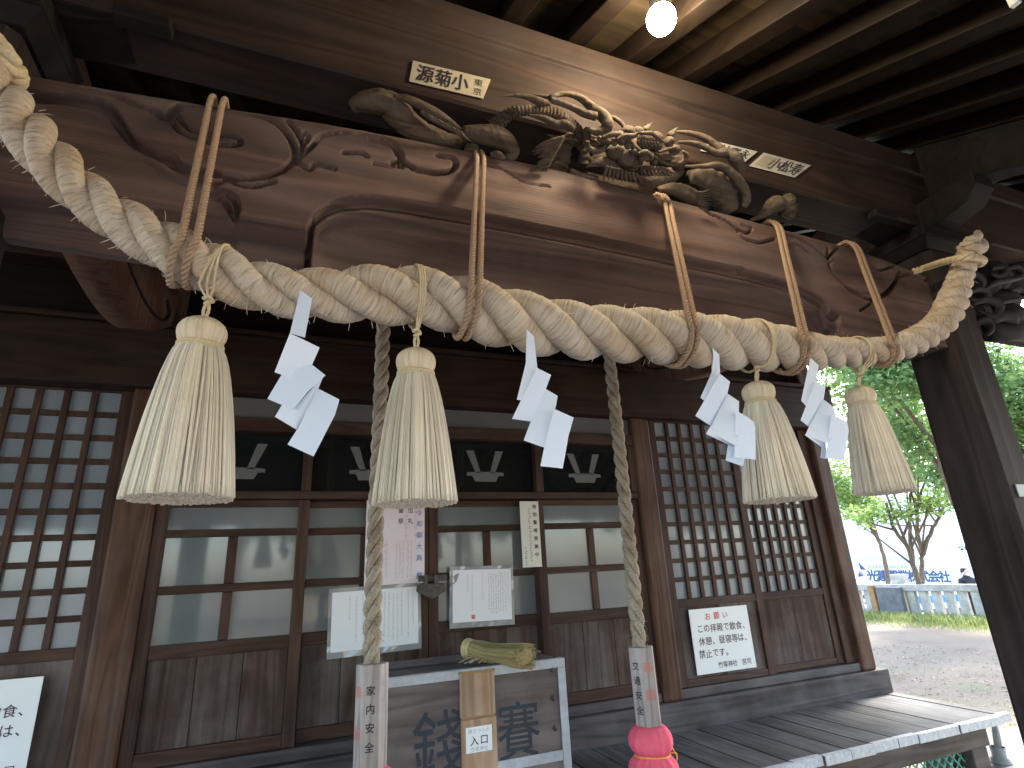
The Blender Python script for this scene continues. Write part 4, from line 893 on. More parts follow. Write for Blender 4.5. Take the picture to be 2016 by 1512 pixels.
def make_tassel(hr, hh, sk, br, mats, seed, n=560):
    """origin at the top of the head; +Z up. returns list of (name, MB, material)"""
    rg = random.Random(seed); out = []
    m = MB(); prof = []
    for k in range(17):
        a = PI*.5*(1-k/10) if k <= 10 else 0
    pts = [(0.003, .001), (hr*.25, 0), (hr*.55, -.0022), (hr*.8, -.0065), (hr*.95, -.012), (hr, -.018), (hr*.985, -.024), (hr*.93, -.029), (hr*.84, -.0335), (hr*.80, -.036)]
    pts = [(r, z*hh/.036) for r, z in smooth(pts, 28)]
    m.lathe((0, 0, 0), pts, 120, lambda a, t: 1+.016*math.cos(46*a+3*math.sin(5*a))+.01*math.sin(17*a))
    out.append(('head', m, mats[1]))
    m = MB()
    for dz, rr in ((-hh-.0008, hr*.875), (-hh-.0052, hr*.885)):
        th = np.linspace(0, 2*PI, 90); m.tube(np.c_[rr*np.cos(th), rr*np.sin(th), np.full(90, dz)+.0012*np.sin(th*2+1)], .0030, 10, cap=False, lobes=2, pitch=.012, depth=.3)
    out.append(('binding_cord', m, 'cordstraw'))
    m = MB(); straws(m, hr*.80, br, -hh-.001, -hh-sk, n, rg)
    # inner mass of straw with cut ends
    prf = [(hr*.68, -hh), (hr*.9, -hh-sk*.15), (br*.72, -hh-sk*.5), (br*.90, -hh-sk+.006), (br*.89, -hh-sk+.002), (br*.6, -hh-sk+.001), (.0005, -hh-sk+.0025)]
    m.lathe((0, 0, 0), prf, 40)
    for i in range(700):
        a = rg.uniform(0, 2*PI); q = br*.95*math.sqrt(rg.random()); x, y = q*math.cos(a), q*math.sin(a)
        m.tube([(x, y, -hh-sk+.012), (x, y, -hh-sk-rg.uniform(-.0006, .0008))], .0014, 5)
    out.append(('skirt', m, mats[0])); return out
tass = [((402, 628), 50, (355, 982), 113, 'largest cream straw tassel, hanging in front of the reddish hall post'), ((819, 688), 38.5, (818, 992), 83, 'cream straw tassel hanging in front of the bell rope for family safety'),
        ((1489, 752), 33, (1545, 985), 71, 'straw tassel overlapped by a white paper streamer in front of the lattice window'), ((1689, 762), 31.5, (1738, 970), 62, 'straw tassel nearest the dark porch pillar, hanging before green leaves')]
for i, (tp, hw, bp, bw_, lab) in enumerate(tass):
    T = atY(*tp, YR-.0); s = mpp(T); cs = float(((T-CAM)@FWD)/np.linalg.norm(T-CAM)); hr = hw*s*cs
    Bt = atY(*bp, YR); ht = T[2]-Bt[2]; s2 = mpp(Bt); br = bw_*s2*cs*.99; hh = .036*hr/.027
    o = empty('straw_tassel', T-np.array([0, 0, ht])); tag(o, lab, 'tassel', TG)
    for nm, m, mt in make_tassel(hr, hh, ht-hh, br, ('tasselstraw', 'tasselhead'), 20+i):
        m.v = [v+T for v in m.v]; m.build(nm, mt, o)
    # hanging cord: over the rope, knot, down to the head
    m = MB(); px_r = {0: 430, 1: 820, 2: 1484, 3: 1688}[i]; u = u_at(px_r); p, r, t = ropepoint(u)
    kn = np.array([T[0]*.7+p[0]*.3, YR-.004, T[2]+.026])
    for sg in (-1, 0, 1):
        lp = []
        for th in np.linspace(.15*PI, 1.85*PI, 26):
            d = np.array([0, -math.sin(th), -math.cos(th)]); d = d-t*(d@t)*.7; lp.append(p+d/np.linalg.norm(d)*(r*1.03+.002)+np.array([sg*.0035+(.006*sg if i in (0, 3) else 0)*math.cos(th), 0, 0]))
        lp = [kn+np.array([sg*.001, -.002, .001])]+lp+[kn+np.array([sg*.001, .002, .001])]
        m.tube(smooth(lp, 90), .0019, 8, lobes=2, pitch=.011, depth=.25)
    m.tube(smooth([kn+np.array([-.006, 0, .002]), kn+np.array([0, -.006, .004]), kn+np.array([.006, 0, 0]), kn+np.array([0, -.005, -.004]), kn+np.array([-.004, 0, -.005])], 24), .0024, 8)
    for sg in (-1, 1): m.tube(smooth([kn, (kn+T)/2+np.array([sg*.003, -.001, 0]), T+np.array([sg*.001, 0, -.001])], 16), .0024, 8, lobes=2, pitch=.011, depth=.25)
    m.build('hanging_cord', 'cordstraw', o)

# ------------------------------------------------------------------ folded paper streamers
SG = 'white folded paper streamers tucked into the rope'
shide = [(z4, [[(1752, 215), (1768, 222), (1822, 260), (1780, 488), (1692, 462)], [(1692, 462), (1866, 546), (1820, 650), (1760, 760), (1640, 703), (1602, 690)], [(1820, 645), (1900, 708), (1800, 800), (1710, 908), (1560, 845), (1646, 700)], [(1890, 708), (1858, 785), (1730, 1025), (1605, 950), (1646, 880), (1712, 906)], [(1853, 784), (1982, 850), (1955, 940), (1830, 1182), (1678, 1112), (1738, 1018)]], [0, 1, 2, 1, 2.6], 'white zigzag paper streamer with one curled shaded fold, between the two largest tassels'),
 (z5, [[(1118, 440), (1160, 480), (1180, 665), (1088, 855), (1060, 850), (1112, 640)], [(1176, 664), (1260, 706), (1228, 792), (1142, 978), (1032, 962), (1084, 855)], [(1225, 786), (1298, 828), (1290, 880), (1220, 1130), (1100, 1088), (1142, 976)], [(1276, 903), (1392, 955), (1362, 1060), (1328, 1252), (1198, 1238), (1222, 1118)]], [0, 1, .4, 2], 'white zigzag paper streamer hanging alone before the dark transom glass'),
 (z6, [[(198, 545), (238, 590), (242, 690), (152, 858), (128, 838), (205, 670)], [(240, 698), (300, 745), (285, 817), (190, 1005), (98, 945), (150, 856)], [(285, 815), (353, 860), (352, 935), (342, 1124), (188, 1040), (192, 1003)], [(188, 1003), (325, 1110), (325, 1134), (290, 1112), (160, 1050)], [(290, 1100), (328, 1110), (330, 1184), (386, 1190), (376, 1240), (275, 1205)], [(334, 914), (400, 950), (438, 980), (448, 1010), (450, 1200), (325, 1186)]], [0, 1, 2, 1, .5, 2.8], 'white zigzag paper streamer overlapping a straw tassel by the lattice window'),
 (z6, [[(770, 605), (818, 650), (802, 745), (746, 890), (716, 855)], [(800, 743), (858, 775), (846, 852), (762, 1010), (712, 970), (744, 886)], [(845, 849), (900, 890), (920, 945), (885, 1112), (738, 1060), (763, 1006)], [(738, 1058), (862, 1098), (856, 1134), (836, 1128)], [(836, 1112), (862, 1110), (860, 1196), (828, 1190)], [(893, 938), (950, 960), (985, 985), (993, 1032), (968, 1206), (855, 1191)]], [0, 1, 2, 1, .5, 2.8], 'white zigzag paper streamer overlapping the straw tassel beside the pillar')]
for f, polys, lay, lab in shide:
    top = atY(*f(*polys[0][0]), YR-.05); o = empty('paper_streamer', atY(*f(*polys[-1][-2]), YR-.05)); tag(o, lab, 'paper streamer', SG)
    for k, (pl, ly) in enumerate(zip(polys, lay)):
        m = MB(); c = np.mean(pl, axis=0); V = []
        for (x, y) in pl:
            # every fold leans a little: sides swing towards or away from the viewer
            dd = .00006*(x-c[0])*(1 if k % 2 else -.8) + .00004*(y-c[1])*(1 if k % 2 else -1)
            V.append(atY(*f(x, y), YR-.058-.0038*ly+dd))
        V = np.array(V); n = len(V); nrm = np.array([0, .0003, 0]); cc = V.mean(0)+np.array([0, -.0016*(1 if k % 2 else -1), 0])
        m.add(np.vstack([V, cc]), [(i, (i+1) % n, n) for i in range(n)], None, True); m.add(np.vstack([V+nrm, cc+nrm]), [((i+1) % n, i, n) for i in range(n)], None, True)
        m.add(np.vstack([V, V+nrm]), [(i, n+i, n+(i+1) % n, (i+1) % n) for i in range(n)])
        m.build('paper_fold', 'paper', o)

# ------------------------------------------------------------------ bell ropes with six-sided grips
YBELL = 1.67
def bell_rope(xc, ztop, hz1, hz0, rot, txts, lab, seed):
    o = empty('bell_rope', (xc, YBELL, hz0-.42)); tag(o, lab, 'bell rope', 'bell ropes hanging before the offering box')
    n = 120; zs = np.linspace(hz1-.01, 2.75, n); rr = np.interp(zs, [hz1, hz1+.1, hz1+.5, 2.75], [.0225, .0245, .0235, .022])
    x = xc+.004*np.sin(zs*3+seed)
    m = MB(); m.twisted(np.c_[x, np.full(n, YBELL), zs], rr, .15, 1 if seed == 1 else -1, 12, 16)
    rg = random.Random(seed)
    for i in range(150):
        z = rg.uniform(hz1, hz1+.55) if i % 2 else rg.uniform(hz1, hz1+.08); a = rg.uniform(0, 2*PI); q = np.array([xc+.022*math.cos(a), YBELL+.022*math.sin(a), z]); d = np.array([math.cos(a), math.sin(a), rg.uniform(-1.5, 1)])*rg.uniform(.003, .010)
        m.tube([q, q+d], [.0006, .0003], 3, cap=False)
    m.build('hemp_rope', 'bellrope', o)
    R_ = .0425; m = MB()
    def hexa(z, k=1): return [(xc+R_*k*math.cos(rot+i*PI/3), YBELL+R_*k*math.sin(rot+i*PI/3), z) for i in range(6)]
    m.prism(hexa(hz0), hexa(hz1)); h = m.build('wooden_grip', 'hexwood', o, bevel=.003)
    for face, txt, mat, z0, size, pitch in txts:
        a = rot+face*PI/3+PI/6; nrm = np.array([math.cos(a), math.sin(a), 0]); ux = np.array([-nrm[1], nrm[0], 0])
        if (np.array([xc, YBELL, 0])-CAM*[1, 1, 0]) @ nrm > 0: pass
        ap = R_*math.cos(PI/6)+.0006 
        for kc, chr_ in enumerate(txt): m = MB(); write(m, chr_, np.array([xc, YBELL, 0])+nrm*ap+np.array([0, 0, z0-kc*pitch*size]), ux, Z1, size, True, pitch, .018); m.build('character', mat, h)
    # gathered cloth
    prof = [(.034, .002), (.047, -.004), (.060, -.02), (.066, -.042), (.061, -.062), (.052, -.072), (.049, -.078), (.058, -.088), (.070, -.105), (.076, -.14), (.080, -.20), (.083, -.28), (.085, -.38), (.082, -.39)]
    pp = smooth(prof, 60); m = MB(); m.lathe((xc, YBELL, hz0), [(r, z) for r, z in pp], 96, lambda a, t: 1+.035*math.cos(17*a+2*math.sin(3*a)+t*2)*(.4+t)+.02*math.cos(7*a+t*5)+.012*math.cos(41*a))
    m.build('pink_cloth', 'pink', o)
    th = np.linspace(0, 2*PI, 60); m = MB(); m.tube(np.c_[xc+.0515*np.cos(th), YBELL+.0515*np.sin(th), np.full(60, hz0-.077)+.002*np.sin(th*2)], .003, 8, cap=False)
    for sg in (-1, 1): m.tube(smooth([(xc+.05, YBELL-.02, hz0-.077), (xc+.06+.008*sg, YBELL-.026, hz0-.07-.01*sg), (xc+.066, YBELL-.028, hz0-.09-.008*sg)], 14), .0022, 6)
    m.build('tie_string', 'orange', o)
def facing(xc): return math.atan2(-YBELL, -xc)     # direction from the rope to the viewer
aL = facing(.245); aR = facing(1.083)
# face centres sit at rot + 30 deg + k*60 deg
rotL = aL-R(4)-PI/6; rotR = aR+R(26)-PI/6
bell_rope(.246, 2.4, 1.185, .945, rotL, [(0, '家内安全', 'ink', 1.125, .024, 1.75), (5, '奉納', 'faintred', 1.12, .036, 2.6), (1, '昭和年月', 'greyink', 1.14, .018, 2.2)], 'bell rope whose wooden grip is lettered for family safety, touching the offering box', 1)
bell_rope(1.083, 2.4, 1.152, .933, rotR, [(5, '交通安全', 'ink', 1.10, .025, 1.62), (0, '奉納', 'faintred', 1.095, .035, 2.1)], 'bell rope whose wooden grip is lettered for traffic safety, above a bunched pink cloth', 2)

# ------------------------------------------------------------------ the offering box
BXY = 2.03; bx0, bx1, bz0, bz1 = .315, .984, DZ, 1.088; byb = 2.36
OB = empty('offering_box', ((bx0+bx1)/2, 2.2, DZ)); tag(OB, 'wooden offering box with pale metal edging and large painted characters on its front', 'offering box')
m = MB(); m.box(bx0, bx1, BXY+.003, byb, bz0, bz1-.004); m.build('box_body', 'boxwood', OB, bevel=.003)
m = MB(); t = .028
m.box(bx0-.002, bx1+.002, BXY-.003, BXY+.001, bz1-t, bz1); m.box(bx1-t, bx1+.002, BXY-.0035, BXY+.0015, bz0, bz1-t-.001); m.box(bx0-.002, bx0+t, BXY-.0035, BXY+.0015, bz0, bz1-t-.001); m.box(bx0+t+.001, bx1-t-.001, BXY-.003, BXY+.001, .772, .803)
m.box(bx0-.002, bx1+.002, BXY-.002, BXY+.026, bz1, bz1+.002)
m.build('metal_edging', 'metal', OB, bevel=.001)
m = MB(); m.box(bx0+t+.002, bx1-t-.002, BXY+.004, BXY+.03, bz1, bz1+.005); m.box(bx0, bx1, BXY+.2, byb, bz1-.003, bz1+.006); m.build('top_boards', 'boxwood', OB, bevel=.002)
m = MB(); m.box(.588, .711, BXY-.010, BXY+.0015, .945, bz1-.012); m.box(.590, .713, BXY-.010, BXY+.0015, .66, .938); m.build('coin_slot_board', 'newwood', OB, bevel=.002)
m = MB(); m.box(.592, .708, BXY-.006, BXY+.0012, .9385, .9445); m.box(.585, .714, BXY-.0105, BXY+.001, bz1-.0115, bz1-.006); m.build('slot', 'rust', OB)
m = MB(); m.box(.604, .695, BXY-.0118, BXY-.0105, .842, .916); lp = m.build('slot_label', 'signwhite', OB, bevel=.0005)
m = MB(); write(m, '入口', (.65, BXY-.0123, .876), X1, Z1, .03, False, 1.15, .012); m.build('lettering', 'ink', lp)
m = MB(); write(m, '袋さつ入れ', (.65, BXY-.0123, .904), X1, Z1, .0145, False, 1.08, .0); m.build('lettering', 'greyink', lp); m = MB(); write(m, '竹塚神社', (.65, BXY-.0123, .852), X1, Z1, .014, False, 1.1, .0); m.build('lettering', 'greyink', lp)
m = MB()
c1 = atY(866, 1462, BXY); c2 = atY(1022, 1436, BXY)
write(m, '錢', (c1[0], BXY+.0018, c1[2]), X1, Z1, .185, False, 1, .006, 1.08); m.build('painted_character', 'boxink', OB)
m = MB(); write(m, '賽', (c2[0], BXY+.0018, c2[2]), X1, Z1, .165, False, 1, .005, 1.12); m.build('painted_character', 'boxink', OB)
for px, py in ((1087, 1318), (1090, 1375), (1093, 1433)):
    m = MB(); c = atY(px, py, BXY); m.add([(c[0], BXY-.0005, c[2]+.013), (c[0]+.011, BXY-.0005, c[2]), (c[0], BXY-.0005, c[2]-.013), (c[0]-.011, BXY-.0005, c[2]), (c[0], BXY-.008, c[2])], [(0, 4, 1), (1, 4, 2), (2, 4, 3), (3, 4, 0)]); m.build('iron_stud', 'iron', OB)
# tassel lying on top of the box
o = empty('straw_tassel', (.76, 2.09, bz1+.008)); tag(o, 'olive coloured straw tassel lying on its side on the offering box', 'tassel')
Hd = atZ(921, 1277, bz1+.042); Tl = atZ(1062, 1290, bz1+.03); ax = Tl-Hd; ln = np.linalg.norm(ax); ax /= ln
sx = np.cross(Z1, ax); sx /= np.linalg.norm(sx); sz_ = np.cross(ax, sx)
for nm, m, mt in make_tassel(.036, .034, ln*.93-.034, .062, ('greenstraw', 'greenhead'), 77, 420):
    nv = []; rgt = random.Random(9)
    for v in m.v:
        d = -v[:, 2]
        if nm == 'skirt':      # uneven, tapering lengths
            fl_ = rgt.uniform(.93, 1.1)*(1-.14*abs(float(v[:, 0].mean()))/.05) if v[:, 2].min() < -.15 and np.ptp(v[:, 2]) > .1 and len(v) < 200 else .92
            d = np.where(d > .05, .05+(d-.05)*fl_, d)
        h = v[:, 1]; fl = np.clip((d-.03)/.1, 0, 1)
        hh = np.where(h < 0, h*(1-.45*fl), h*(1-.25*fl))-.012*fl
        nv.append(Hd+ax*(d-.018)[:, None]+sx*(v[:, 0]*(1+.05*fl))[:, None]+sz_*hh[:, None])
    m.v = nv; m.build(nm, mt, o)
m = MB(); rg = random.Random(5)
for i in range(16):
    a = Hd+ax*rg.uniform(.02, .09)+np.array([0, -.03, -.02]); q = a+np.array([rg.uniform(-.09, .05), rg.uniform(-.05, -.01), 0]); q[2] = bz1+.007+.006*rg.random(); m.tube(smooth([a, (a+q)/2+Z1*.004, q], 8), [.0014]*8, 4)
m.build('loose_straw', 'cordstraw', o)

# ================================================================== SIGNS, NOTICES AND STICKERS
def board(name, mat, x0, x1, z0, z1, Y, lab, cat, th=.004, group=None, bevel=.0008):
    o = empty(name, ((x0+x1)/2, Y, z0)); tag(o, lab, cat, group)
    m = MB(); m.box(x0, x1, Y-th, Y, z0, z1); m.build('sign_panel', mat, o, bevel=bevel); return o
def request_sign(x0, zt, Y, lab):
    W_, H_ = .393, .312; o = board('request_sign', 'signwhite', x0, x0+W_, zt-H_, zt, Y, lab, 'sign', group='white request signs on the hall panels'); y = Y-.0048; xc = x0+W_/2
    m = MB(); write(m, 'お願い', (xc-.02, y, zt-.040), X1, Z1, .040, False, 1.45, .006); m.build('lettering', 'red', o)
    m = MB()
    write(m, 'この拝殿で飲食、', (xc+.012, y, zt-.098), X1, Z1, .0425, False, 1.02, .006)
    m.build('lettering', 'inkpurple', o); m = MB()
    write(m, '休憩、昼寝等は、', (xc+.014, y, zt-.158), X1, Z1, .0425, False, 1.02, .006)
    m.build('lettering', 'inkpurple', o); m = MB()
    write(m, '禁止です。', (xc-.062, y, zt-.218), X1, Z1, .0425, False, 1.02, .006)
    m.build('lettering', 'inkpurple', o); m = MB()
    write(m, '竹塚神社 宮司', (xc+.055, y, zt-.277), X1, Z1, .032, False, 1.0, .004)
    m.build('lettering', 'inkpurple', o)
q = atY(1355, 1202, 2.625); request_sign(q[0], q[2]+.003, 2.626, 'white notice board with a red heading, whole, under the lattice window')
q = atY(87, 1331, 2.625); request_sign(q[0]-.393, q[2], 2.626, 'white notice board of which only the last characters of each line show')
def column(o, txt, p, size, pitch, bold, mat):
    for k, ch in enumerate(txt): m = MB(); write(m, ch, np.array(p)-Z1*k*pitch*size, X1, Z1, size, False, 1, bold); m.build('character', mat, o)
# narrow upright sign on the third door
xa = atY(660+1700*.21825, 960+112*.21825, 2.66); o = board('upright_sign', 'vsign', 1.089, 1.190, 1.411, 1.727, 2.629, 'narrow upright cream board with a column of black characters on the door', 'sign', .006)
column(o, '特別警戒実施中', (1.166, 2.6223, 1.700), .022, 1.75, .02, 'ink')
m = MB(); fineprint(m, (1.136, 2.6223, 1.687), X1, Z1, 22, .0105, 5); m.build('small_print', 'ink', o); m = MB(); fineprint(m, (1.108, 2.6223, 1.50), X1, Z1, 7, .011, 6); m.build('small_print', 'ink', o)
# pink poster
o = board('festival_poster', 'pinkpaper', .345, .615, 1.366, 1.80, 2.666, 'pink and white festival poster with blue characters on the door', 'poster', .002, None, 0); y = 2.6632
column(o, '令和御大典', (.590, y, 1.68), .030, 1.7, .01, 'blueink'); column(o, '慶', (.590, y, 1.40), .03, 1, .01, 'blueink')
column(o, '即位礼', (.548, y, 1.74), .027, 1.8, .01, 'inkpurple'); column(o, '大嘗祭', (.503, y, 1.74), .027, 1.8, .01, 'inkpurple'); column(o, '奉祝', (.40, y, 1.70), .03, 1.8, .01, 'inkpurple')
m = MB(); write(m, '十月二十二日（火）', (.572, y, 1.70), X1, Z1, .014, True, 1.25, 0); write(m, '十一月十四日（木）', (.527, y, 1.70), X1, Z1, .014, True, 1.25, 0)
m.build('small_print', 'greyink', o)
for k, x in enumerate((.552, .538, .515, .50, .485, .44, .42, .38)): m = MB(); fineprint(m, (x, y, 1.55), X1, Z1, 17, .0085, k); m.build('small_print', 'greyink', o)
# two notices in plastic sleeves
def sleeve(x0, x1, z0, z1, Y, tilt, lab, seed, stamp):
    o = empty('paper_notice', ((x0+x1)/2, Y, z0)); tag(o, lab, 'notice', 'printed notices in plastic sleeves on the doors')
    xc, zc = (x0+x1)/2, (z0+z1)/2; ct, st_ = math.cos(tilt), math.sin(tilt); ux = np.array([ct, 0, st_]); uz = np.array([-st_, 0, ct])
    def P(a, c, y): return np.array([xc, y, zc])+ux*a+uz*c
    w2, h2 = (x1-x0)/2, (z1-z0)/2
    m = MB(); n = 12; V = []; F = []
    for i in range(n+1):
        for j in range(n+1):
            a, c = -1+2*i/n, -1+2*j/n; e = max(abs(a), abs(c)); V.append(P(a*(w2+.014), c*(h2+.02)-.004, Y-.001-(.0055*RNG.random() if e > .8 else 0)-(.006*RNG.random() if stamp and a < -.55 and c > .1 else 0)))
    for i in range(n):
        for j in range(n): F.append((i*(n+1)+j, (i+1)*(n+1)+j, (i+1)*(n+1)+j+1, i*(n+1)+j+1))
    m.add(V, F, None, False); m.build('plastic_sleeve', 'film', o)
    m = MB(); m.prism([P(-w2, -h2, Y-.0075), P(w2, -h2, Y-.0075), P(w2, h2, Y-.0075), P(-w2, h2, Y-.0075)], [P(-w2, -h2, Y-.0056), P(w2, -h2, Y-.0056), P(w2, h2, Y-.0056), P(-w2, h2, Y-.0056)]); m.build('paper_sheet', 'sheet', o)
    m = MB(); rg = random.Random(seed)
    cols = [(.90, .7), (.80, .9), (.70, .86), (.62, .9), (.54, .9), (.46, .88), (.38, .9), (.30, .9), (.22, .8), (.0, .6), (-.35, .85), (-.5, .4)] if stamp else [(.88, .7), (.76, .92), (.60, .9), (.50, .9), (.40, .92), (.30, .9), (.20, .9), (.08, .6), (-.30, .8), (-.45, .9), (-.6, .5)]
    for a, ln_ in cols:
        top = .86-rg.uniform(0, .1); sz = .0075; m = MB(); fineprint(m, P(a*w2, top*h2, Y-.0081), ux, uz, int(2*h2*ln_*.9/(sz*1.12)), sz, rg.random()); m.build('small_print', 'greyink', o)
    if stamp: m = MB(); a = P(-.32*w2, -.82*h2, Y-.0082); k = .009; m.add([a-ux*k-uz*k, a+ux*k-uz*k, a+ux*k+uz*k, a-ux*k+uz*k], [(0, 1, 2, 3)]); m.build('red_stamp', 'faintred', o)
sleeve(.745, 1.035, 1.185, 1.412, 2.664, R(-1), 'printed notice with a red stamp in a crinkled plastic sleeve beside the door lock', 3, True)
sleeve(.215, .585, 1.115, 1.350, 2.664, R(1), 'printed notice in a plastic sleeve crossed by a bell rope', 8, False)
# iron door lock between the middle leaves
LK = empty('door_lock', (.645, 2.66, 1.30)); tag(LK, 'rusty iron hasp lock where the two middle doors meet', 'lock')
m = MB(); yl = 2.655
out = [(-.062, .0), (.062, .0), (.066, -.035), (.01, -.066), (-.004, -.066), (-.066, -.03)]
m.prism([(.64+a, yl-.022, 1.362+c) for a, c in out], [(.64+a, yl, 1.362+c) for a, c in out]); m.build('lock_body', 'iron', LK, bevel=.003)
m = MB(); m.box(.585, .715, yl-.014, yl+.004, 1.372, 1.398); m.box(.607, .622, yl-.026, yl, 1.356, 1.40); m.box(.652, .667, yl-.026, yl, 1.356, 1.40); m.build('hasp', 'iron', LK, bevel=.002)
# pilgrims' stickers
def sticker(quad, Y, mat, lab, body, small=None, grey=False, vertical=False):
    P = [atY(x, y, Y) for x, y in quad]; o = empty('name_sticker', np.mean(P, axis=0)); tag(o, lab, 'sticker')
    ux = P[1]-P[0]; w_ = np.linalg.norm(ux); ux /= w_; uz = P[0]-P[3]; h_ = np.linalg.norm(uz); uz /= h_; cc = np.mean(P, axis=0); nrm = np.array([0, -1.0, 0])
    m = MB(); a = [p+nrm*.0015 for p in P]; m.prism([p for p in a], [p+nrm*-.0013 for p in a]); m.build('paper_label', mat, o, bevel=.0004)
    m = MB(); c = cc+nrm*.0022
    if vertical: write(m, body, c+uz*h_*.25, ux, uz, w_*.8, True, h_*.5/(w_*.8), .02, 1.0)
    else:
        k = len(body); wd = w_*(.66 if small or grey else .86); sh = -w_*.09 if small else (w_*.11 if grey else 0)
        for i, ch in enumerate(body): write(m, ch, c+ux*(sh+(i-(k-1)/2)*wd/k), ux, uz, wd/k*1.02, False, 1, .02, h_*.82/(wd/k))
        if small: write(m, small, c+ux*w_*.36+uz*h_*.18, ux, uz, w_*.13, True, 1.15, .0)
    m.build('lettering', 'ink', o)
    if grey:
        m = MB(); q = [c+ux*(-w_*.42)+uz*h_*.36, c+ux*(-w_*.16)+uz*h_*.36, c+ux*(-w_*.16)-uz*h_*.36, c-ux*w_*.42-uz*h_*.36]; m.add(q[::-1], [(0, 1, 2, 3)]); m.build('grey_print', 'sticker', o)
        m = MB(); write(m, '朱', c+ux*w_*.45-uz*0, ux, uz, w_*.05, False, 1, .05); m.build('red_stamp', 'faintred', o)
sticker([(813, 120), (966, 157), (951, 195), (805, 161)], .927, 'sticker', 'aged cream name sticker with bold black characters above the dragon tail', '源菊小', '東京')
sticker([(1398, 276), (1491, 299), (1467, 319), (1378, 297)], .927, 'stickerpale', 'small pale name sticker half hidden behind the dragon scrolls', '千社富永')
sticker([(1503, 301), (1596, 326), (1564, 350), (1474, 327)], .927, 'stickerpale', 'pale name sticker with a grey block beyond the dragon tail end', '小松寿', None, True)
sticker([(309, 536), (341, 546), (335, 590), (306, 582)], 2.594, 'stickerpale', 'small upright name sticker with a pale border beside the curved tie beam', '山木', None, False, True)

# ================================================================== LAMP
LP = CAM+ray(1302, 38)/np.linalg.norm(ray(1302, 38))*1.50
o = empty('ceiling_lamp', LP+np.array([0, 0, .12])); tag(o, 'bare lit round bulb hanging from the rafters', 'lamp')
m = MB(); m.blob(LP, (.032, .032, .034), 24); bo = m.build('bulb', 'bulb', o)
m = MB(); m.lathe(LP, [(.016, .036), (.019, .05), (.02, .085), (.012, .10), (.0035, .105), (.0035, .12)], 20); m.build('socket', 'black', o)
ld = bpy.data.lights.new('bulb_light', 'POINT'); ld.energy = 2.6; ld.color = (1, .80, .52); ld.shadow_soft_size = .045
lo = bpy.data.objects.new('bulb_light', ld); COL.objects.link(lo); lo.parent = o; lo.location = (0, 0, -.12)
bo.visible_shadow = True
# ================================================================== BACKGROUND
def gpt(px, py, z): return atZ(px, py, z)
# stone fence
FE = empty('stone_fence', (FA+FB)/2); tag(FE, 'low pale stone fence with square pickets under a thick top rail', 'fence')
def FP(s, t, z): return FA+fd*s+FN*t+np.array([0, 0, z])
def fbox(m, s0, s1, t0, t1, z0, z1):
    m.prism([FP(s0, t0, z0), FP(s1, t0, z0), FP(s1, t1, z0), FP(s0, t1, z0)], [FP(s0, t0, z1), FP(s1, t0, z1), FP(s1, t1, z1), FP(s0, t1, z1)])
L0 = np.linalg.norm(FB-FA)
tp = atY(1930, 1150, FB[1]); FH = tp[2]-GZ
m = MB(); fbox(m, -6, 8, -.02, .20, FH-.16, FH); m.build('top_rail', 'stone', FE, bevel=.015)
m = MB(); fbox(m, -6, 8, -.04, .22, 0, .10); m.build('base_kerb', 'stone', FE, bevel=.012)
for i in range(-16, 24):
    s = .35+i*.29
    m = MB(); fbox(m, s, s+.175, .02, .16, .102, FH-.162); m.build('picket', 'stone', FE, bevel=.012)
def fpost(px0, px1, mat, name, zt, t0, t1):
    def s_at(px):
        q = [abs(projx(FP(s, 0, .3))-px) for s in np.linspace(-3, 6, 400)]; return np.linspace(-3, 6, 400)[int(np.argmin(q))]
    m = MB(); fbox(m, s_at(px0), s_at(px1), t0, t1, -.02, zt); return m.build(name, mat, FE, bevel=.012)
fpost(1738, 1786, 'stonedark', 'stone_slab', FH-.06, -.16, -.03); fpost(1756, 1782, 'stone', 'pillar', FH+.24, .23, .45); fpost(1722, 1733, 'rust', 'rusty_post', FH-.02, -.14, -.05)

# grass at the foot of the fence (uncountable)
m = MB(); rg = random.Random(4); V = []; F = []
for i in range(15000):
    s = rg.uniform(-3.5, 5.5); t = -abs(rg.gauss(0, .75))-.03
    if t < -1.9: continue
    p = FP(s, t, 0); p[2] = gz(p[0], p[1]); h = rg.uniform(.05, .2)*(1.25 if t > -1.0 else .55); a = rg.uniform(0, 2*PI); w_ = rg.uniform(.004, .009)
    d = np.array([math.cos(a), math.sin(a), 0]); le = np.array([rg.gauss(0, .4), rg.gauss(0, .4), 0])*h; k = len(V)
    V += [p-d*w_, p+d*w_, p+le*.4+d*w_*.7+Z1*h*.6, p+le*.4-d*w_*.7+Z1*h*.6, p+le+Z1*h]; F += [(k, k+1, k+2, k+3), (k+3, k+2, k+4)]
for i in range(1400):
    x, y = rg.uniform(4.0, 9), rg.uniform(1.2, 7)
    if rg.random() > .5 and not (math.sin(x*1.3)+math.cos(y*1.7) > .4): continue
    p = np.array([x, y, gz(x, y)]); h = rg.uniform(.02, .05); a = rg.uniform(0, 2*PI); d = np.array([math.cos(a), math.sin(a), 0])*.005; k = len(V)
    V += [p-d, p+d, p+d*3+Z1*h]; F += [(k, k+1, k+2)]
m.add(V, F); tag(m.build('grass', 'grass'), 'short green grass along the foot of the stone fence', 'grass', None, 'stuff')

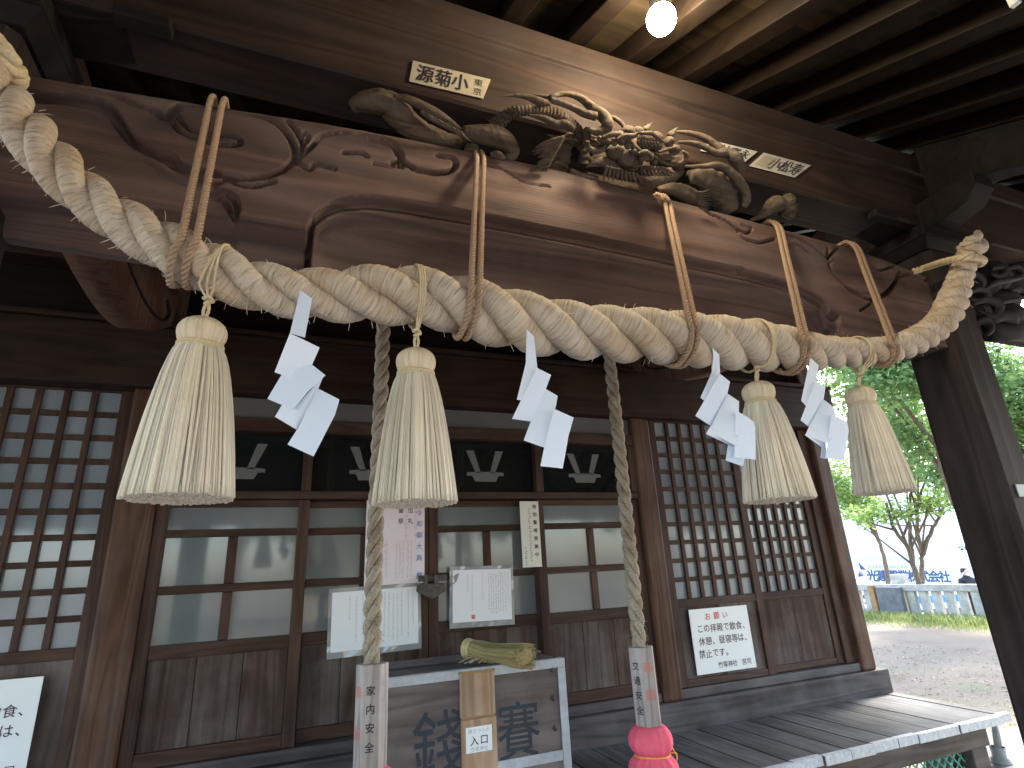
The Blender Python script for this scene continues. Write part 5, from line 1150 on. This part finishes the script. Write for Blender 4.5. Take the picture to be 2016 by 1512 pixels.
# fallen leaves and litter on the dirt (uncountable)
m = MB(); V = []; F = []
for i in range(4200):
    x, y = rg.uniform(3.6, 11), rg.uniform(1.0, 8)
    a = rg.uniform(0, 2*PI); l = rg.uniform(.012, .035); d = np.array([math.cos(a), math.sin(a), 0])*l; e = np.array([-math.sin(a), math.cos(a), 0])*l*.45; p = np.array([x, y, gz(x, y)+.006]); k = len(V)
    V += [p-d, p+e+Z1*rg.uniform(0, .012), p+d, p-e+Z1*rg.uniform(0, .012)]; F += [(k, k+1, k+2, k+3)]
m.add(V, F); M['litter'] = leafmat('dry leaves', (.20, .12, .06), (.52, .46, .36)); tag(m.build('fallen_leaves', 'litter'), 'dry fallen leaves scattered over the bare dirt', 'leaves', None, 'stuff')

# concrete footing and drain pipe by the deck corner
o = empty('drain_pipe', tuple(atY(1965, 1475, 2.2))); tag(o, 'thin grey drain pipe rising beside the deck corner', 'pipe')
q0 = atY(1968, 1488, 2.15); q1 = atY(1957, 1418, 2.15)
m = MB(); m.tube([q0, q1], .017, 12); m.build('pipe', 'pipe', o)
m = MB(); m.lathe(q0, [(.032, .04), (.032, .0), (.045, -.01), (.045, -.03)], 16); m.build('pipe_collar', 'pipe', o)
q = atY(1975, 1490, 2.2); m = MB(); m.box(q0[0]-.09, q0[0]+.9, q0[1]-.25, q0[1]+.35, GZ-.05, q0[2]-.03); tag(m.build('concrete_block', 'concrete', bevel=.02, loc=(q0[0], q0[1], GZ)), 'pale concrete block beside the deck corner under the drain pipe', 'block')

# company hoarding across the street
HP = atZ(1800, 1130, 0); Hd_ = 24.0
hc = CAM+ray(1790, 1140)*(Hd_/(ray(1790, 1140)@FWD)); hx = RGT-Z1*RGT[2]; hx /= np.linalg.norm(hx); hn = np.cross(Z1, hx)
# the panel runs level, square to the view
def HQ(px, py, d=0):
    r = ray(px, py); t = ((hc-CAM)@hn)/(r@hn); return CAM+r*t - hn*d*np.sign((hc-CAM)@hn)
zb_ = -1.0; ztp = HQ(1800, 930)[2]  # top raised so the white panel stands in for overexposed sky
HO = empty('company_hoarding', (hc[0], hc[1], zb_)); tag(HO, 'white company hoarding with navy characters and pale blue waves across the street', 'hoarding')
def hpoly(m, pts, d0, th=.004):
    a = [np.array(p)-hn*0 for p in pts]; sg = np.sign((hc-CAM)@hn)
    f = [p-hn*sg*d0 for p in a]; g = [p-hn*sg*(d0-th) for p in a]; m.prism(f, g)
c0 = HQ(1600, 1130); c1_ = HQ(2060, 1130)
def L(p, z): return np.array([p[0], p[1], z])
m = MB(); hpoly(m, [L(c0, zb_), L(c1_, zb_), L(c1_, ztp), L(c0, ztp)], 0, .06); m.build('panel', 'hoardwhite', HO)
m = MB(); hpoly(m, [HQ(1600, 1098), HQ(1660, 1092), HQ(1720, 1092), HQ(1780, 1098), HQ(1840, 1100), HQ(1960, 1096), HQ(1960, 1102), HQ(1840, 1108), HQ(1760, 1106), HQ(1690, 1101), HQ(1600, 1106)], .006); hpoly(m, [HQ(1866, 1122), HQ(1896, 1114), HQ(1894, 1158), HQ(1600, 1175), HQ(1600, 1158), HQ(1866, 1148)], .006)
m.build('blue_print', 'hoardblue', HO)
zs_ = [HQ(1850, y)[2] for y in (1172, 1186)]
m = MB(); hpoly(m, [L(c0, zs_[1]), L(c1_, zs_[1]), L(c1_, zs_[0]), L(c0, zs_[0])], .008); m.build('blue_stripe', 'hoardstripe', HO)
def hwrite(m, txt, pxa, pya, pxb, pyb, size, d, bold):
    a, c = HQ(pxa, pya, d), HQ(pxb, pyb, d); n = len(txt); ux = (c-a)/np.linalg.norm(c-a); ux[2] = ux[2]; uz = np.cross(ux, hn); uz *= np.sign(uz[2]); s = size*mpp(a)
    for i, ch in enumerate(txt): write(m, ch, a+(c-a)*(i/(n-1)), ux, uz, s, False, 1, bold)
m = MB(); hwrite(m, '光建興業株式会社', 1717, 1133, 1859, 1135, 23, .012, .03); m.build('lettering', 'navy', HO)
for wrd, xa_, xb2_ in (('KOUKEN', 1711, 1738), ('KOUGYO', 1744, 1772), ('CO.,LTD', 1778, 1808)):
    m = MB(); hwrite(m, wrd, xa_, 1116, xb2_, 1115, 8.0, .012, .02); m.build('lettering', 'greyink', HO)
m = MB(); hpoly(m, [HQ(1689, 1106), HQ(1705, 1122), HQ(1694, 1121)], .012); hpoly(m, [HQ(1690, 1128), HQ(1701, 1133), HQ(1690, 1136)], .012); m.build('emblem', 'navy', HO)
m = MB(); hpoly(m, [HQ(1689, 1122), HQ(1703, 1132), HQ(1691, 1128)], .013); m.build('emblem', 'faintred', HO)

# person on the street beyond the fence
pp = CAM+ray(1904, 1140)*(17.0/(ray(1904, 1140)@FWD)); gp = gz(pp[0], pp[1])
hp = CAM+ray(1903, 1127)*(17.0/(ray(1903, 1127)@FWD)); HZ = hp[2]
base = np.array([pp[0], pp[1], HZ-1.5]); base[2] = min(base[2], -.996) if abs(base[2]+.996) < .5 else base[2]
PE = empty('person', base); tag(PE, 'person in black jacket and white face mask standing beyond the stone fence', 'person')
def skinned(name, pts, edges, rads, mat, parent):
    me = bpy.data.meshes.new(name); B0 = ROOT[parent.name]; me.from_pydata([tuple(np.array(p)-B0) for p in pts], edges, []); me.update()
    o = bpy.data.objects.new(name, me); COL.objects.link(o); o.parent = parent; ROOT[o.name] = B0
    sk = o.modifiers.new('skin', 'SKIN'); ss = o.modifiers.new('sub', 'SUBSURF'); ss.levels = 1; ss.render_levels = 2
    if not me.skin_vertices: me.attributes.new('x', 'FLOAT', 'POINT')
    for i, r_ in enumerate(rads): me.skin_vertices[0].data[i].radius = (r_, r_); me.skin_vertices[0].data[i].use_root = (i == 0)
    me.materials.append(M[mat]); return o
hh_ = HZ+.11-base[2]; k_ = hh_/1.66
def J(r_, f_, z): return base+hx*r_*k_-hn*np.sign((hc-CAM)@hn)*f_*k_+Z1*z*k_
pts = [J(0, 0, .92), J(0, 0, 1.12), J(0, 0, 1.34), J(0, .0, 1.44), J(0, .02, 1.56), J(-.1, 0, .88), J(-.11, .02, .48), J(-.11, 0, .08), J(-.11, .12, .03), J(.1, 0, .88), J(.11, .02, .48), J(.11, 0, .08), J(.11, .12, .03), J(-.19, 0, 1.36), J(-.26, .02, 1.1), J(-.17, .2, .98), J(-.08, .27, 1.02), J(.19, 0, 1.36), J(.27, .02, 1.1), J(.2, .22, 1.0), J(.13, .29, 1.04)]
ed = [(0, 1), (1, 2), (2, 3), (3, 4), (0, 5), (5, 6), (6, 7), (7, 8), (0, 9), (9, 10), (10, 11), (11, 12), (2, 13), (13, 14), (14, 15), (15, 16), (2, 17), (17, 18), (18, 19), (19, 20)]
rd = [.15, .14, .15, .055, .1, .09, .065, .045, .04, .09, .065, .045, .04, .07, .055, .045, .035, .07, .055, .045, .035]
skinned('body', pts, ed, [a*k_ for a in rd], 'cloth', PE)
m = MB(); m.blob(J(0, .02, 1.555), (.085*k_, .1*k_, .115*k_), 16); m.blob(J(0, .115, 1.55), (.015*k_, .02*k_, .02*k_), 8); m.build('face', 'skin', PE)
m = MB(); m.blob(J(0, -.012, 1.60), (.098*k_, .108*k_, .10*k_), 16, .05); m.build('hair', 'hair', PE)
m = MB(); m.blob(J(0, .088, 1.505), (.066*k_, .045*k_, .042*k_), 12); m.build('face_mask', 'signwhite', PE)

# parked car, mostly hidden by the hall corner post
cp_ = CAM+ray(1700, 1150)*(15.5/(ray(1700, 1150)@FWD)); cz = -.996
CA = empty('parked_car', (cp_[0], cp_[1], cz)); tag(CA, 'silver car parked beyond the fence, mostly hidden by the hall corner post', 'car')
top = cp_[2]+.12; ch = top-cz
def CP(l, w_, z): return np.array([cp_[0], cp_[1], cz])-fd*(l-.75)+FN*w_+Z1*z
m = MB(); prof = [(-.0, .28), (0, .62), (.25, .76), (.95, ch*.62), (1.0, ch*.62), (3.4, ch*.64), (3.6, .55), (3.6, .28)]
sec = [(l, z) for l, z in prof]
m.prism([CP(l, -.1, z) for l, z in sec], [CP(l, 1.5, z) for l, z in sec]); m.build('body', 'carpaint', CA, bevel=.05)
cab = [(.9, ch*.63), (1.5, ch*.97), (2.0, ch), (2.7, ch*.97), (3.3, ch*.65)]
m = MB(); m.prism([CP(l, 0.0, z) for l, z in cab], [CP(l, 1.4, z) for l, z in cab]); m.build('window', 'carglass', CA, bevel=.04)
m = MB(); rf = [(1.45, ch*.95), (2.0, ch+.015), (2.75, ch*.97), (2.7, ch*.955), (2.0, ch-.02), (1.5, ch*.93)]; m.prism([CP(l, -.01, z) for l, z in rf], [CP(l, 1.41, z) for l, z in rf]); m.build('roof', 'carpaint', CA, bevel=.01)
for l in (.65, 2.9):
    for w_ in (-.1, 1.32):
        m = MB(); m.tube([CP(l, w_-.02, .3), CP(l, w_+.18, .3)], .29, 20); m.build('wheel', 'tyre', CA, bevel=.02)

# ------------------------------------------------------------------ trees
def leafcloud(m, centres, n, size, rg, droop=.3):
    V = np.empty((n*6, 3)); F = []; cs = np.array([c[0] for c in centres]); rs = np.array([c[1] for c in centres]); w_ = np.prod(rs, axis=1)**.8; w_ /= w_.sum()
    pick = rg.choice(len(cs), n, p=w_)
    d = rg.normal(size=(n, 3)); d /= np.linalg.norm(d, axis=1)[:, None]; rr = rg.random(n)**.45
    P = cs[pick]+d*rr[:, None]*rs[pick]
    P += rg.normal(size=(n, 3))*.06
    e1 = rg.normal(size=(n, 3)); e1[:, 2] *= .4; e1[:, 2] -= droop; e1 /= np.linalg.norm(e1, axis=1)[:, None]; e2 = np.cross(e1, rg.normal(size=(n, 3))); e2 /= np.linalg.norm(e2, axis=1)[:, None]
    s = size*(.6+.8*rg.random(n))[:, None]
    for k, (a, c) in enumerate(((-1, 0), (-.3, .55), (.35, .42), (1, 0), (.35, -.42), (-.3, -.55))):
        V[k::6] = P+e1*s*a+e2*s*c
    # fold along the midrib
    nrm = np.cross(e1, e2)
    for k in (1, 2, 4, 5): V[k::6] += nrm*s*.18
    for i in range(n): j = i*6; F.append((j, j+1, j+2, j+3)); F.append((j, j+3, j+4, j+5))
    m.add(V, F)
def tree(name, base, stems, crown, nleaf, lsize, leaf, lab, seed, group=None):
    o = empty(name, base); tag(o, lab, 'tree', group); rg = np.random.default_rng(seed); b_ = np.array(base, float)
    m = MB(); tips = []
    for st, r_ in stems:
        q = smooth([b_+np.array(p) for p in st], 24); q[1:-1] += rg.normal(size=(22, 3))*.012
        m.tube(q, np.linspace(r_, r_*.35, 24), 10); tips.append((q[-1], r_*.35)); 
        for k in range(7):
            i = rg.integers(10, 23); c = crown[rg.integers(len(crown))]; e = b_+np.array(c[0])+rg.normal(size=3)*np.array(c[1])*.5
            m.tube(smooth([q[i], (q[i]+e)/2+rg.normal(size=3)*.12, e], 12), np.linspace(r_*.4, r_*.08, 12), 6)
    m.build('trunk', 'bark', o)
    m = MB(); leafcloud(m, [(b_+np.array(c), np.array(r_)) for c, r_ in crown], nleaf, lsize, rg); m.build('crown', leaf, o)
    return o
def wp(px, py, dist): return CAM+ray(px, py)*(dist/(ray(px, py)@FWD))
def rel(px, py, dist, base): return tuple(wp(px, py, dist)-base)
def crownpx(lst, base, depth=.8): # (px, py, rpx_x, rpx_y, dist)
    out = []
    for px, py, rx, ry, d in lst:
        k = d/FPX; out.append((rel(px, py, d, base), (rx*k, depth*max(rx, ry)*k, ry*k)))
    return out
# multi-stemmed maple in front of the hoarding
b0 = wp(1818, 1166, 14.2); b0[2] = -1.0
st = [([rel(1818, 1176, 14.2, b0), rel(1800, 1120, 14.2, b0), rel(1788, 1080, 14.2, b0), rel(1760, 1040, 14.0, b0), rel(1745, 990, 13.8, b0)], .085), ([rel(1798, 1110, 14.2, b0), rel(1792, 1060, 14.3, b0), rel(1790, 1010, 14.3, b0), rel(1796, 950, 14.2, b0)], .06),
      ([rel(1818, 1176, 14.4, b0), rel(1815, 1110, 14.4, b0), rel(1816, 1088, 14.4, b0), rel(1805, 1030, 14.4, b0), rel(1802, 980, 14.2, b0)], .07), ([rel(1816, 1092, 14.4, b0), rel(1832, 1050, 14.4, b0), rel(1850, 1012, 14.4, b0), rel(1880, 960, 14.2, b0)], .06)]
st = [([(0, 0, .0)]+s_ if i in (0, 2) else s_, r_) for i, (s_, r_) in enumerate(st)]
tree('maple_tree', b0, st, crownpx([(1700, 760, 110, 80, 13), (1790, 800, 100, 90, 13.5), (1740, 850, 90, 60, 14), (1830, 900, 80, 55, 14), (1760, 930, 60, 40, 14.4), (1700, 1015, 45, 22, 14.2), (1760, 1010, 50, 22, 14), (1850, 985, 60, 30, 14.2), (1900, 830, 80, 90, 14), (1815, 985, 30, 15, 14.4), (1690, 680, 120, 70, 13)], b0), 15000, .055, 'leafA', 'bright green multi-stemmed maple just beyond the stone fence, before the hoarding', 31, 'leafy trees beyond the fence')
b0 = wp(1735, 1150, 16.5); b0[2] = -1.0
tree('maple_tree', b0, [([(0, 0, 0), rel(1746, 1130, 16.5, b0), rel(1738, 1090, 16.5, b0), rel(1722, 1045, 16.5, b0), rel(1690, 1000, 16.5, b0)], .075), ([rel(1730, 1066, 16.5, b0), rel(1712, 1040, 16.5, b0), rel(1690, 1025, 16.5, b0)], .03)], crownpx([(1680, 985, 60, 40, 16.5), (1640, 940, 60, 60, 16.5), (1720, 1000, 30, 20, 16.5)], b0), 3600, .055, 'leafA', 'slender pale-trunked young tree seen beside the hall corner post', 32, 'leafy trees beyond the fence')
b0 = wp(1985, 1130, 11.5); b0[2] = GZ
tree('shade_tree', b0, [([(0, 0, 0), rel(1940, 1080, 11.5, b0), rel(1890, 1000, 11.3, b0), rel(1862, 940, 11.2, b0), rel(1850, 860, 11, b0), rel(1860, 780, 11, b0)], .12)], crownpx([(1770, 730, 110, 70, 10.5), (1830, 690, 130, 80, 11), (1960, 760, 110, 90, 10.5), (1990, 880, 90, 110, 11), (1720, 690, 90, 60, 11), (2060, 820, 100, 140, 10.5), (1790, 860, 60, 60, 11.5), (1990, 960, 60, 50, 11), (1640, 690, 60, 40, 11.5), (1850, 930, 45, 30, 11.6)], b0), 24000, .05, 'leafB', 'deep green tree with a leaning dark trunk behind the porch pillar', 33, 'leafy trees beyond the fence')
b0 = np.array([30., 16., -1.0])
tree('conifer', wp(2010, 1120, 20)*np.array([1, 1, 0])+np.array([0, 0, -1.0]), [([(0, 0, 0), (0, 0, 4)], .15)], [(tuple(wp(1925, 1078, 20)-(wp(2010, 1120, 20)*np.array([1, 1, 0])+np.array([0, 0, -1.0]))), (.75, .5, .12)), ((0, 0, 2.4), (1.2, 1.2, .9)), ((0, 0, 3.6), (.9, .9, .8))], 5000, .06, 'pine', 'dark conifer whose single level branch shows beside the porch pillar', 34)
# added unseen behind the viewer, for glass reflections and shade on the left: trees, a cream house
for k, (x, y, h) in enumerate(((-4.6, -6.5, 5.4), (6.2, -15, 5.6), (10.5, -9, 5.2), (-7.5, -1.0, 5.4), (-1.5, -17, 6.2), (-9, -14, 6.5))):
    tree('precinct_tree', (x, y, GZ), [([(0, 0, 0), (.1, .1, h*.4), (-.1, 0, h*.8)], .22)], [((0, 0, h*.85), (2.2, 2.2, 1.5)), ((1.3, .3, h*.65), (1.5, 1.5, 1.0)), ((-1.4, -.2, h*.7), (1.5, 1.5, 1.1)), ((.2, .8, h*1.1), (1.4, 1.4, 1.0))], 5000, .13, 'leafB', ['broad tree across the precinct, mirrored in the first door glass', 'tall broad tree across the precinct, mirrored in the middle door glass', 'broad tree across the precinct, mirrored in the lattice glass', 'broad tree standing beside the shrine porch, shading the lattice bay', 'tall tree beside the cream house across the precinct', 'tallest tree at the far end of the precinct'][k], 50+k, 'trees across the precinct')
HS = empty('cream_house', (2.8, -23, GZ)); tag(HS, 'cream walled house across the precinct, mirrored in the door glass', 'house')
m = MB(); m.box(.5, 5.2, -25, -21, GZ, 3.2); m.build('wall', 'housewall', HS)
m = MB(); m.prism([(.1, -20.5, 3.2), (.1, -25.5, 3.2), (.1, -23, 5.0)], [(5.6, -20.5, 3.2), (5.6, -25.5, 3.2), (5.6, -23, 5.0)]); m.build('roof', 'houseroof', HS)
m = MB()
for x in (1.0, 3.2):
    m = MB(); m.box(x, x+1.4, -20.99, -20.95, .9, 2.2); m.build('window', 'carglass', HS)

# small pale blue plate on the porch pillar and a white box at the eave
q = atY(2006, 966, PXR[0] and .9155); o = empty('pillar_plate', q); tag(o, 'small pale blue plate fixed to the dark porch pillar', 'plate')
M['plate'] = plain('pale blue plate', (.28, .36, .38), .4, .5)
m = MB(); m.box(q[0]-.012, q[0]+.03, .912, .9155, q[2]-.017, q[2]+.017); m.build('plate_panel', 'plate', o, bevel=.001)
d_ = ray(1997, 6); t_ = (rz(0)-SL*0-.03-CAM[2])/(d_[2]-SL*d_[1]); q = CAM+d_*t_
o = empty('white_box', q); tag(o, 'small white box fixed under the rafters at the eave', 'box')
m = MB(); m.box(q[0]-.004, q[0]+.009, q[1]-.008, q[1]+.008, q[2]-.004, q[2]+.02); m.build('case', 'signwhite', o, bevel=.002)
m = MB(); m.tube([q+np.array([0, 0, .02]), q+np.array([.0, .003, .05])], .003, 6); m.build('bracket_pin', 'iron', o)
